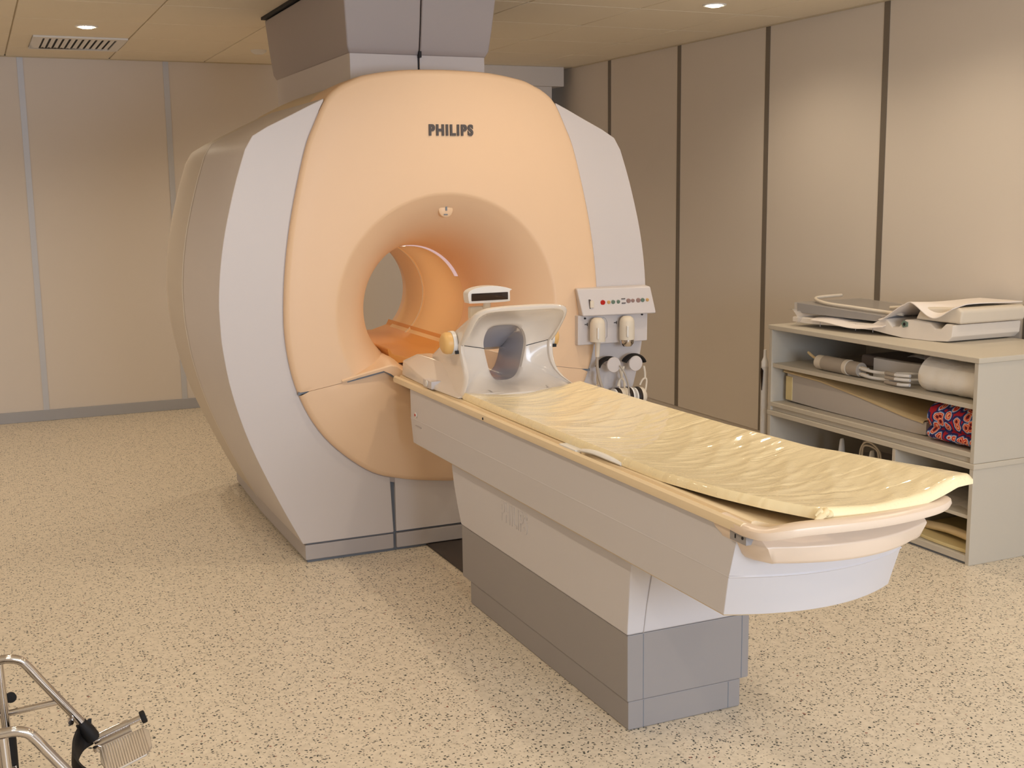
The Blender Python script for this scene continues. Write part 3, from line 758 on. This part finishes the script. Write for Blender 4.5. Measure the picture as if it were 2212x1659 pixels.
# split at the two seam angles
aS = math.atan2(seam_z-ACZ, .214)
upi = [i for i in range(N) if math.sin(CANG[i]) >= math.sin(aS)-1e-6]
lo_ = [i for i in range(N) if i not in upi]
k0 = upi.index(max(i for i in upi if i < N//2)); upi = [i for i in upi if i > N//2]+[i for i in upi if i <= N//2]
lo_ = sorted(lo_); lo_ = [upi[-1]]+lo_+[upi[0]]
MB().loft(coil_rings(upi, 1), False).build('upper_housing', 'coil', hc, smooth=True)
MB().loft(coil_rings(lo_, -1), False).build('lower_housing', 'coil', hc, smooth=True)
# seam line
def seam_line(i):
    a = CANG[i]; pts = []
    y1_ = yrim(rb_[i]*math.cos(a), ACZ+rb_[i]*math.sin(a))
    for t in (0, .1, .25, .45, .65, .85, 1, 2):
        r = ra_[i]+.004+(rb_[i]-.026-ra_[i])*t if t < 2 else rb_[i]-.008
        y = face_y(t, y1_) if t < 2 else y1_-.003
        pts.append((ACX+r*math.cos(a), y-.0008, ACZ+r*math.sin(a)))
    return pts
for i in (upi[0], upi[-1]):
    MB().tube(seam_line(i), .0015, 6).build('seam', 'dark', hc)
# tunnel lining
MB().loft([[(ACX+ra_[i]*s_*math.cos(a), y, max(.858, min(zm, ACZ+ra_[i]*s_*math.sin(a)))) for i, a in enumerate(CANG)] for s_, y, zm in ((1.0, -.78, 1.2), (1.03, -.74, 1.085), (1.06, -.68, 1.055), (1.06, -.61, 1.02), (1.04, -.54, .975))], True).build('tunnel_lining', 'coil_inner', hc, smooth=True)
# base sled
rings = []
for y, ho, zo, hi, zt in ((-.235, .245, .885, .18, .905), (-.25, .258, .902, .19, .926), (-.32, .266, .898, .20, .932), (-.46, .272, .880, .20, .934), (-.60, .277, .862, .20, .93), (-.74, .276, .852, .21, .89), (-.95, .268, .846, .23, .85)):
    rings.append([(CX-ho-.006, y, .838), (CX-ho, y, zo), (CX-hi, y, zt), (CX-.13, y, zt), (CX-.115, y, .850), (CX+.115, y, .850), (CX+.13, y, zt), (CX+hi, y, zt), (CX+ho, y, zo), (CX+ho+.006, y, .838)])
MB().loft(rings, True, True, True).build('base_sled', 'coil', hc, bevel=.008, seg=3, angle=18)
cb = MB().box(CX-.292, CX-.245, -.70, -.60, .838, .872).build('clamp', 'shell', hc, bevel=.004)
MB().cyl((CX-.296, -.648, .858), (CX-.291, -.648, .858), .013, 20).build('clamp_button', 'white', cb, bevel=.002)
# knobs
for s_ in (-1, 1):
    c = (CX+s_*.207, -.755, 1.035)
    kk = MB().lathe([(0, s_*.056), (.030, s_*.055), (.041, s_*.048), (.045, s_*.036), (.045, s_*.014), (0, s_*.014)] if s_ < 0 else [(0, .05), (.030, .049), (.042, .042), (.046, .03), (.046, .012), (0, .012)], c, 'x', 32).build('knob', 'knob', hc, smooth=True)
    MB().lathe([(0, s_*.022), (.049, s_*.02), (.049, s_*.004), (0, s_*.0)], c, 'x', 32).build('knob_ring', 'white', kk, smooth=True)
    MB().box(c[0]+s_*.012-.004, c[0]+s_*.012+.012, -.808, -.800, .995, 1.008).build('knob_mark', 'dark', kk)
# mirror unit
MB().tube([(CX+.0, -.60, 1.06), (CX+.0, -.615, 1.19)], .017, 12, flat=.5).build('mirror_stem', 'offwhite', hc, smooth=True)
MB().box(CX-.075, CX+.02, -.61, -.575, 1.05, 1.162).build('mirror_stem', 'offwhite', hc, bevel=.008)
fr_ = catmull([(-.092, 1.185), (-.096, 1.20), (-.094, 1.228), (-.06, 1.244), (0, 1.250), (.06, 1.245), (.103, 1.232), (.094, 1.225), (.094, 1.192), (.085, 1.182), (0, 1.180), (-.085, 1.181)], 4, True)
mf = MB().prism_y([(CX-.005+x, z) for x, z in fr_], -.655, -.60).build('mirror_frame', 'white', hc, bevel=.004)
MB().box(CX-.088, CX+.080, -.6575, -.652, 1.190, 1.222).build('mirror_glass', 'glass_dark', mf, bevel=.003)

# ------------------------------------------------------------------ floor cover plate between table and scanner
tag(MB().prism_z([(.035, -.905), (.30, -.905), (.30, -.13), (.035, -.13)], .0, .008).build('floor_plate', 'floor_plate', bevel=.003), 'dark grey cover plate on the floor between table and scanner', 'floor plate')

# ------------------------------------------------------------------ cabinets
XC, XB = 2.05, 2.70
YA, YZ = -.045, -1.507
up = thing('shelf_unit', 'grey open shelf unit with a heart-print blanket, stacked on another unit', 'shelf unit', (2.38, -.77, .455))
t_ = .022
MB().box(XC-.006, XB, YZ-.008, YA+.008, .893, .918).build('top_board', 'cab_edge', up, bevel=.005)
MB().box(XC, XB, YA-t_, YA, .4555, .893).build('side_panel', 'cab', up, bevel=.002)
MB().box(XC, XB, YZ, YZ+t_, .4555, .893).build('side_panel', 'cab', up, bevel=.002)
MB().box(XC+.008, XB-.01, YZ+t_, YA-t_, .690, .712).build('shelf', 'cab_edge', up, bevel=.002)
MB().box(XC, XB, YZ+t_, YA-t_, .480, .502).build('bottom_board', 'cab_edge', up, bevel=.002)
MB().box(XC+.014, XB, YZ+t_, YA-t_, .4555, .480).build('plinth_board', 'cab', up)
MB().box(XB-.01, XB, YZ+t_, YA-t_, .502, .893).build('back_panel', 'cab', up)
lw = thing('shelf_unit', 'grey open shelf unit with a divider, standing on the floor under another unit', 'shelf unit', (2.38, -.77, 0))
MB().box(XC-.004, XB, YZ-.006, YA+.006, .430, .455).build('top_board', 'cab_edge', lw, bevel=.004)
MB().box(XC, XB, YA-t_, YA, .0, .430).build('side_panel', 'cab', lw, bevel=.002)
MB().box(XC, XB, YZ, YZ+t_, .0, .430).build('side_panel', 'cab', lw, bevel=.002)
MB().box(XC, XB-.01, -1.03, -1.008, .04, .430).build('divider', 'cab_edge', lw, bevel=.002)
MB().box(XC+.006, XB-.01, YZ+t_, -1.03, .205, .222).build('shelf', 'cab_edge', lw, bevel=.002)
MB().box(XC, XB, YZ+t_, YA-t_, .012, .04).build('bottom_board', 'cab', lw, bevel=.002)
MB().box(XC+.012, XB, YZ+t_, YA-t_, .0, .012).build('kick_board', 'gap', lw)
MB().box(XB-.01, XB, YZ+t_, YA-t_, .04, .430).build('back_panel', 'cab', lw)

# pole beside the cabinet
PX, PY = 2.082, .035
po = thing('wrapped_pole', 'slim white pole in a plastic sleeve standing behind the shelf unit', 'pole', (2.082, .035, 0))
MB().lathe([(.019, 0), (.019, .705), (.017, .71), (.009, .73), (.008, .77), (0, .772)], (PX, PY, 0), 'z', 16).build('pole', 'white', po, smooth=True)
MB().lathe([(.0205, .003), (.0205, .68)], (PX, PY, 0), 'z', 16).build('sleeve', 'film', po, smooth=True)
MB().prism_x([(PY-.016, .66), (PY, .672), (PY+.002, .65), (PY-.008, .55)], PX-.026, PX-.021).build('dark_sticker', 'glass_dark', po)

# ------------------------------------------------------------------ things on top of the cabinet
Z0 = .9185
# long white coil tray, thick end towards the near end of the cabinet
tr = thing('coil_tray', 'long white plastic coil tray lying on the shelf unit under other pads', 'coil', (2.3, -.8, Z0))
pts = [(-.17, .024), (-.30, .02), (-.60, .024), (-.86, .022), (-.98, .010), (-1.10, .0), (-1.30, .0), (-1.42, .006), (-1.45, .03), (-1.455, .085), (-1.40, .088), (-1.37, .065), (-1.33, .062), (-1.29, .085), (-1.16, .094), (-1.10, .09), (-1.06, .055), (-1.01, .05), (-.97, .083), (-.93, .088), (-.85, .054), (-.60, .052), (-.30, .052), (-.17, .050)]
MB().loft([[(x, y, Z0+z*k) for y, z in pts] for x, k in ((2.085, .95), (2.095, 1), (2.50, 1), (2.51, .95))], True, True, True).build('tray', 'tray', tr, bevel=.004)
MB().prism_x([(-1.13, Z0+.078), (-1.10, Z0+.086), (-1.085, Z0+.07), (-1.10, Z0+.052), (-1.13, Z0+.058)], 2.078, 2.086).build('connector', 'green', tr)
MB().cyl((2.076, -1.11, Z0+.069), (2.08, -1.11, Z0+.069), .008, 14).build('connector_hole', 'dark', tr)
for y in (-.42, -.72, -.86):
    MB().box(2.083, 2.0855, y-.001, y+.001, Z0+.012, Z0+.046).build('joint_line', 'plinth', tr)
# plastic bag under far end
bg = []
for j in range(9):
    a = j/8*PI
    bg.append([(2.06+.44*k/12, -.155-.115*math.sin(a)*(.9+.1*math.sin(k*2.1+j)), Z0+.004+.045*(1-math.cos(a))*(.95+.08*math.sin(k*1.7+2*j))) for k in range(13)])
bgo = tag(MB().loft(bg, False).build('plastic_bag', 'film', smooth=True), 'crumpled clear plastic bag under the end of the grey board on the shelf unit', 'plastic bag')
# white folded sheet between tray and pad
def sheet(name, fn, nu, nv, m, th=.003):
    a = [[fn(i/nu, j/nv) for i in range(nu+1)] for j in range(nv+1)]
    b_ = [[(p[0], p[1], p[2]-th) for p in r] for r in a]
    s_ = MB().loft(a, False).loft([list(reversed(r)) for r in b_], False)
    s_.loft([a[0], b_[0]], False).loft([a[-1], b_[-1]], False).loft([[r[0] for r in a], [r[0] for r in b_]], False).loft([[r[-1] for r in a], [r[-1] for r in b_]], False)
    return s_.build(name, m, smooth=True)
s1 = sheet('paper_sheet', lambda u, v: (2.062+.46*u-.01*math.sin(v*3), -.36-.60*v, Z0+.058+.006*math.sin(7*v+2*u)+(-.014*(1-u*8) if u < .125 else 0)-.012*math.sin(PI*v)*(1 if u < .08 else 0)), 24, 30, 'sheet')
tag(s1, 'flat white paper sheet on the coil tray under the grey pad', 'sheet')
# grey flat pad in plastic
gp = thing('foam_pad', 'flat grey board in clear plastic on top of the white sheet', 'pad', (2.3, -.55, Z0+.065))
MB().loft([[(x, -.20, Z0+.075+.05), (x, -.92, Z0+.066+.032), (x, -.92, Z0+.066), (x, -.20, Z0+.073)] for x in (2.09, 2.52)], True, True, True).build('board', 'grey_foam', gp, bevel=.004)
MB().loft([[(x, -.185, Z0+.071+.056), (x, -.96, Z0+.066+.036), (x, -.96, Z0+.0655), (x, -.185, Z0+.071)] for x in (2.082, 2.53)], True, True, True).build('plastic_wrap', 'film_clear', gp, bevel=.006)
MB().tube(catmull([(2.42, -.15, Z0+.145), (2.2, -.22, Z0+.144), (2.13, -.40, Z0+.13), (2.12, -.65, Z0+.122), (2.13, -.90, Z0+.112), (2.16, -1.0, Z0+.104)], 8), .0085, 10).build('cable', 'offwhite', gp, smooth=True)
c2 = MB().tube(catmull([(2.30, -.72, Z0+.115), (2.38, -.88, Z0+.128), (2.40, -1.02, Z0+.140), (2.38, -1.16, Z0+.142), (2.34, -1.26, Z0+.132)], 8), .008, 10).build('cable_loop', 'offwhite', smooth=True)
tag(c2, 'white cable loop lying across the stack on the shelf unit', 'cable')
# cream box pad at the near end
bxp = MB().prism_x([(-1.16, Z0+.094), (-1.49, Z0+.090), (-1.50, Z0+.15), (-1.47, Z0+.165), (-1.20, Z0+.155)], 2.10, 2.50).build('cushion', 'offwhite', bevel=.012, seg=3)
tag(bxp, 'cream box cushion under the rumpled white sheet on the shelf unit', 'cushion')
s2 = sheet('paper_sheet', lambda u, v: (2.068+.44*u, -.92-.54*v, Z0+.088+.085*min(1, max(0, (v-.05)/.38))+.004+.008*math.sin(6*v+4*u)*(1-u)+(-.055*(1-u*5)*(.5+.5*math.sin(9*v+1.0))*(1 if v > .35 else .2) if u < .2 else 0)), 30, 36, 'sheet', .004)
tag(s2, 'rumpled white sheet draped over the cream cushion on the shelf unit', 'sheet')

# the whole stack lies askew, its near end further back on the board
def askew(o):
    off = parent_world(o)
    if o.type == 'MESH':
        for v in o.data.vertices:
            p = v.co+off; d = -p.y-.11
            q = Vector((p.x+.02+.14*d, -.11-.74*d, p.z)); v.co = q-off
    for ch in o.children: askew(ch)
for o in (tr, bgo, s1, gp, c2, bxp, s2): askew(o)

# ------------------------------------------------------------------ upper shelf contents
ZS = .7125
cyl = thing('coil_cylinder', 'beige cylinder with pale end bands and two cables on the upper shelf', 'coil', (2.14, -.5, ZS))
def cylseg(y0_, y1_, r, m, nm):
    MB().cyl((2.13, y0_, ZS+.039+.0), (2.13, y1_, ZS+.039), r, 28).build(nm, m, cyl, bevel=.003)
cylseg(-.36, -.41, .036, 'offwhite', 'end_cap'); cylseg(-.41, -.575, .038, 'tan_pad' if False else 'cable', 'sleeve'); cylseg(-.575, -.605, .039, 'offwhite', 'band'); cylseg(-.605, -.685, .036, 'cable', 'sleeve')
MB().tube(catmull([(2.13, -.36, ZS+.045), (2.13, -.31, ZS+.06), (2.14, -.26, ZS+.075)], 4), .007, 8).build('lead', 'tan_pad', cyl, smooth=True)
for dz in (.02, .05):
    MB().tube(catmull([(2.12, -.685, ZS+dz), (2.11, -.78, ZS+dz-.004), (2.125, -.88, ZS+dz-.002), (2.145, -.96, ZS+dz+.006), (2.19, -1.03, ZS+dz+.012)], 6), .008, 10).build('cable', 'white', cyl, smooth=True)
    MB().cyl((2.12, -.70, ZS+dz-.0005), (2.118, -.745, ZS+dz-.003), .0105, 12).build('clip', 'offwhite', cyl)
# curved white coil half
ch = thing('curved_coil', 'curved white coil half lying behind the cables on the upper shelf', 'coil', (2.3, -.8, ZS))
arc = catmull([(2.20, -.69, 0), (2.20, -.80, 0), (2.22, -.95, 0), (2.30, -1.08, 0), (2.42, -1.14, 0)], 6)
MB().loft([[(x, y, ZS+z) for x, y, _ in arc] for z in (.001, .05, .095)]+[[(x+.02, y, ZS+.098) for x, y, _ in arc], [(x+.05, y+.02, ZS+.06) for x, y, _ in arc], [(x+.05, y+.02, ZS+.001) for x, y, _ in arc]], False).build('shell', 'white', ch, smooth=True)
# grey flat coil case behind
gc = MB().prism_z([(2.40, -.36), (2.42, -.68), (2.44, -1.02), (2.66, -1.02), (2.66, -.36)], ZS+.0005, ZS+.06).build('grey_case', 'hood', bevel=.015, seg=3)
tag(gc, 'flat grey case at the back of the upper shelf', 'case')
dr = MB().tube([(2.53+.09*math.cos(a), -.86+.11*math.sin(a), ZS+.085) for a in [2*PI*k/40 for k in range(40)]], .024, 14, closed=True).build('ring_coil', 'pinkgrey', smooth=True)
tag(dr, 'thick brownish ring lying on the grey case on the upper shelf', 'ring')
# brown tipped leads
ld = thing('lead_bundle', 'white leads with brown tips lying in front of the rolled blanket', 'cable', (2.12, -.98, ZS))
for dy, dz in ((0, .035), (-.02, .012), (.0, .055)):
    MB().tube(catmull([(2.095, -.90, ZS+dz), (2.09, -.98+dy, ZS+dz+.002), (2.10, -1.052, ZS+dz+.006)], 5), .008, 10).build('lead', 'white', ld, smooth=True)
    MB().tube([(2.096, -.895, ZS+dz), (2.091, -.965+dy, ZS+dz+.001)], .0095, 10).build('tip', 'cable', ld, smooth=True)
# rolled white blanket
def roll(name, xc, y0_, y1_, zc, rx, rz, m, bulge=.0, seed=0):
    rr = random.Random(seed); rings = []; n = 14
    for k in range(n+1):
        t = k/n; y = y0_+(y1_-y0_)*t
        sh_ = min(1, math.sin(min(1, t*7)*PI/2)+.02) if t < .15 else 1
        ring_ = []
        for j in range(36):
            a = 2*PI*j/36
            f = 1+.03*math.sin(3*a+4*t+seed)+.02*math.sin(9*t*PI+2*a)
            z = rz*math.sin(a)*f*sh_
            ring_.append((xc+rx*math.cos(a)*f*sh_, y, zc+max(z, -rz*.90)))
        rings.append(ring_)
    return MB().loft(rings, True, True, True).build(name, m, smooth=True)
rbk = roll('rolled_blanket', 2.20, -1.06, -1.47, ZS+.0770, .12, .084, 'blanket', seed=2)
tag(rbk, 'thick rolled white blanket on the upper shelf', 'blanket')
pb = sheet('plastic_bag', lambda u, v: (2.09+.30*u, -1.04-.42*v, ZS+.1705+.004*math.sin(7*v+3*u)-.02*(1-u)**3+.003*math.sin(17*v)), 16, 22, 'film_clear', .001)
tag(pb, 'clear plastic bag over the rolled white blanket', 'plastic bag')

# ------------------------------------------------------------------ middle shelf contents
ZM = .5025
wd = thing('wedge_cushion', 'long grey wedge cushion with a tan top on the middle shelf', 'cushion', (2.2, -.6, ZM))
wp = [(-.105, ZM+.008), (-.40, ZM+.002), (-1.08, ZM), (-1.14, ZM+.004), (-1.14, ZM+.066), (-1.0, ZM+.074), (-.70, ZM+.115), (-.40, ZM+.15), (-.105, ZM+.162)]
MB().prism_x(wp, 2.125, 2.46).build('body', 'wedge', wd, bevel=.006)
tpz = [(y, z) for y, z in ((-.085, ZM+.168), (-.40, ZM+.156), (-.70, ZM+.121), (-1.0, ZM+.079), (-1.13, ZM+.068))]
MB().loft([[(2.118, y, z-.010) for y, z in tpz], [(2.115, y, z-.002) for y, z in tpz], [(2.125, y, z+.004) for y, z in tpz], [(2.46, y, z+.006) for y, z in tpz], [(2.47, y, z-.01) for y, z in tpz]], False).build('top_pad', 'tan_pad', wd, smooth=True)
MB().box(2.121, 2.13, -.155, -.10, ZM+.012, ZM+.14).build('corner_patch', 'yellow_pad', wd, bevel=.004)
MB().box(2.29, 2.44, -1.20, -1.142, ZM+.0015, ZM+.055).build('end_block', 'grey_foam', wd, bevel=.004)
hb1 = roll('heart_blanket', 2.175, -1.15, -1.475, ZM+.105, .10, .075, 'hearts', seed=5)
tag(hb1, 'folded blue and red heart-print blanket on the middle shelf', 'blanket')
hb1f = roll('fold', 2.172, -1.155, -1.475, ZM+.037, .105, .038, 'hearts', seed=8); hb1f.parent = hb1

# ------------------------------------------------------------------ lower cabinet contents
ZL = .0405
hold = thing('coil_holder', 'pale coil holder with two upright arms in the compartment below the wedge cushion', 'coil', (2.4, -.53, ZL))
MB().box(2.21, 2.60, -.80, -.30, ZL, ZL+.185).build('base', 'plinth', hold, bevel=.02, seg=3)
for y, zt in ((-.415, .345), (-.645, .325)):
    MB().tube(catmull([(2.25, y+.004, ZL+.17), (2.25, y, .28), (2.25, y, zt)], 4), [.026, .025, .024, .022, .020, .018, .016, .014, .009], 14, flat=.55).build('arm', 'white', hold, smooth=True)
for o_ in (0, .016):
    MB().tube(catmull([(2.27, -.535-o_, .20), (2.27, -.535-o_, .30), (2.27, -.57, .352-o_), (2.27, -.63, .352-o_), (2.27, -.685+o_, .31), (2.27, -.69+o_, .20)], 6), .005, 8).build('wire_arch', 'offwhite', hold, smooth=True)
fp = thing('arched_pad', 'flat yellow pad with an arched cut-out in the lowest compartment', 'pad', (2.2, -1.3, ZL))
MB().loft([[(x, y, ZL+z) for x, y in catmull([(2.075, -1.47), (2.07, -1.3), (2.085, -1.15), (2.12, -1.06), (2.2, -1.045), (2.5, -1.05), (2.6, -1.2), (2.6, -1.47)], 5)] for z in (.0005, .018)], True, True, True).build('pad', 'yellow_pad', fp, bevel=.004)
MB().tube(catmull([(2.13, -1.475, ZL+.055), (2.14, -1.38, ZL+.058), (2.15, -1.28, ZL+.056), (2.16, -1.18, ZL+.045), (2.18, -1.10, ZL+.03)], 6), .024, 14, flat=.8).build('arch', 'tan_pad', fp, smooth=True)
pw = MB().loft([[(2.08+.5*k/10, -1.06-.40*j/8, .2225+.004+.02*abs(math.sin(j*1.1+k*.4))) for k in range(11)] for j in range(9)], False).build('plastic_bag', 'film', smooth=True)
tag(pw, 'clear plastic bag lying in the small compartment below the heart-print blanket', 'plastic bag')

# ------------------------------------------------------------------ wheelchair (front left, mostly out of frame)
wc = thing('wheelchair', 'chrome wheelchair with black straps beside the scanner table', 'wheelchair', (-2.05, -2.35, 0))
YFAR, YNEAR = -2.125, -2.573
TR = .0115
def side(y, sgn):
    MB().tube(catmull([(-2.45, y, .5), (-2.1, y, .5), (-1.84, y, .5), (-1.80, y, .5), (-1.774, y, .492), (-1.757, y, .474), (-1.72, y, .418), (-1.634, y, .291)], 6), TR, 14).build('frame_tube', 'chrome', wc, smooth=True)
    MB().tube([(-1.822, y, .492), (-1.814, y, .24)], TR, 12).build('frame_tube', 'chrome', wc, smooth=True)
    MB().tube([(-2.40, y, .356), (-1.83, y, .356), (-1.693, y, .364)], .008, 12).build('frame_tube', 'chrome', wc, smooth=True)
    MB().tube([(-2.40, y, .93), (-2.40, y, .16)], TR, 12).build('back_post', 'chrome', wc, smooth=True)
    MB().tube([(-2.40, y, .915), (-2.47, y, .935), (-2.56, y, .935)], .016, 12).build('push_handle', 'rubber', wc, smooth=True)
    MB().tube([(-1.642, y, .303), (-1.609, y, .25), (-1.60, y, .235)], .009, 12).build('hanger_extension', 'chrome', wc, smooth=True)
    MB().lathe([(0, -.010), (.007, -.010), (.008, 0), (.007, .010), (0, .010)], (-1.664, y-sgn*.014, .312), 'y', 14).build('pivot', 'chrome', wc, smooth=True)
    MB().lathe([(0, .008), (.012, .006), (.014, -.004), (0, -.006)], (-1.800, y+.014, .393), 'y', 18).build('stop_knob', 'rubber', wc, smooth=True)
    # caster
    cw = (-1.83, y+sgn*.0, .1)
    MB().lathe([(.07, -.013), (.093, -.014), (.1, -.006), (.1, .006), (.093, .014), (.07, .013)], cw, 'y', 36).build('caster_tyre', 'rubber', wc, smooth=True)
    MB().lathe([(0, -.012), (.03, -.016), (.07, -.012), (.07, .012), (.03, .016), (0, .012)], cw, 'y', 36).build('caster_hub', 'grey_foam', wc, smooth=True)
    MB().box(-1.845, -1.815, y-.026, y-.02, .09, .215).box(-1.845, -1.815, y+.02, y+.026, .09, .215).box(-1.845, -1.80, y-.026, y+.026, .205, .225).build('caster_fork', 'chrome', wc, bevel=.003)
    MB().cyl((-1.815, y, .20), (-1.815, y, .31), .02, 16).build('caster_stem', 'rubber', wc, bevel=.002)
    # big wheel
    yw = y+sgn*.06
    bw = (-2.36, yw, .3)
    MB().lathe([(.285, -.012), (.298, -.010), (.303, 0), (.298, .010), (.285, .012)], bw, 'y', 64).build('wheel_tyre', 'rubber', wc, smooth=True)
    MB().lathe([(.272, -.011), (.286, -.011), (.286, .011), (.272, .011), (.272, -.011)], bw, 'y', 64).build('wheel_rim', 'chrome', wc, smooth=True)
    MB().lathe([(.018, -.03), (.03, -.02), (.03, .02), (.018, .03)], bw, 'y', 24).build('wheel_hub', 'chrome', wc, smooth=True)
    for k in range(16):
        a = 2*PI*k/16
        MB().tube([(bw[0]+.025*math.cos(a), yw, bw[2]+.025*math.sin(a)), (bw[0]+.274*math.cos(a+.15), yw, bw[2]+.274*math.sin(a+.15))], .0015, 6).build('spoke', 'chrome', wc)
    MB().tube([(bw[0]+.25*math.cos(2*PI*k/48), yw+sgn*.045, bw[2]+.25*math.sin(2*PI*k/48)) for k in range(48)], .008, 8, closed=True).build('push_rim', 'chrome', wc, smooth=True)
    MB().box(-2.36, -2.02, y-.018, y+.018, .70, .73).build('arm_rest', 'black_vinyl', wc, bevel=.01)
    MB().tube([(-2.05, y, .5), (-2.05, y, .70)], .009, 10).build('arm_post', 'chrome', wc, smooth=True)
side(YFAR, 1); side(YNEAR, -1)
MB().box(-2.38, -1.86, YNEAR+.03, YFAR-.03, .492, .502).build('seat', 'black_vinyl', wc, bevel=.004)
MB().box(-2.41, -2.40, YNEAR+.02, YFAR-.02, .56, .90).build('backrest', 'black_vinyl', wc, bevel=.004)
MB().tube([(-2.1, YFAR, .34), (-2.1, YNEAR, .50)], .010, 10).tube([(-2.1, YFAR, .50), (-2.1, YNEAR, .34)], .010, 10).build('cross_brace', 'chrome', wc, smooth=True)
def footrest(y, sgn):
    A, B = Vector((-1.612, y, .243)), Vector((-1.489, y, .280)); d = (B-A).normalized(); inn = Vector((0, sgn, 0)); n_ = d.cross(inn)
    if n_.z < 0: n_ = -n_
    MB().tube([A, B], .0085, 14).build('hinge_bar', 'chrome', wc, smooth=True)
    MB().tube([A, A+(B-A)*.72], .0125, 16).build('hinge_sleeve', 'chrome', wc, smooth=True)
    MB().tube([A+Vector((-.028, 0, .054)), A+Vector((-.012, 0, .028)), A+Vector((.002, 0, .004))], [.0145, .019, .018], 16).build('strap_sleeve', 'black_vinyl', wc, smooth=True)
    MB().tube([A+n_*-.014+inn*.012, A+d*.095-n_*.014+inn*.012], .011, 14).build('hinge_sleeve', 'chrome', wc, smooth=True)
    MB().cyl(B-d*.002, B+d*.012, .017, 20).build('bumper', 'rubber', wc, bevel=.003)
    MB().lathe([(0, 0), (.010, .002), (.011, .012), (0, .016)], tuple(A+inn*.03-n_*.02), 'z', 14).build('hinge_screw', 'chrome', wc, smooth=True)
    base = A+inn*.03-n_*.018+d*.008
    poly = [(0, 0), (.115, .0), (.128, .03), (.122, .125), (.105, .155), (.01, .165), (-.005, .09)]
    vs = []
    pl = MB().loft([[base+d*a+inn*b_+n_*h for a, b_ in poly] for h in (0, .006)], True, True, True).build('footplate', 'grey_foam' if False else 'foot_alu', wc, bevel=.0015)
    for k in range(18):
        u = .004+k*.0065
        MB().add([base+d*(u+o1)+inn*v+n_*h for v in (.006, .155) for o1, h in ((-.0018, .0058), (0, .0078), (.0018, .0058))], [(0, 1, 4, 3), (1, 2, 5, 4)]).build('tread_rib', 'foot_alu', pl)
    # heel strap: wide black webbing behind the footplate
    c = catmull([tuple(A+Vector((-.006, sgn*-.006, .022))), tuple(A+Vector((-.034, sgn*.006, .012))), tuple(A+Vector((-.054, sgn*.06, -.002))), tuple(A+Vector((-.056, sgn*.13, -.012))), tuple(A+Vector((-.036, sgn*.19, -.02))), tuple(A+Vector((.0, sgn*.20, -.024)))], 6)
    MB().loft([[(x+.0, yy, z-.036) for x, yy, z in c], [(x-.004, yy, z) for x, yy, z in c], [(x, yy, z+.036) for x, yy, z in c], [(x+.006, yy, z+.036) for x, yy, z in c], [(x+.002, yy, z) for x, yy, z in c], [(x+.006, yy, z-.036) for x, yy, z in c], [(x+.0, yy, z-.036) for x, yy, z in c]], False).build('heel_strap', 'black_vinyl', wc, smooth=True)
mat('foot_alu', rgb(206, 196, 184), .35, metal=.6)
footrest(YFAR, -1); footrest(YNEAR, 1)
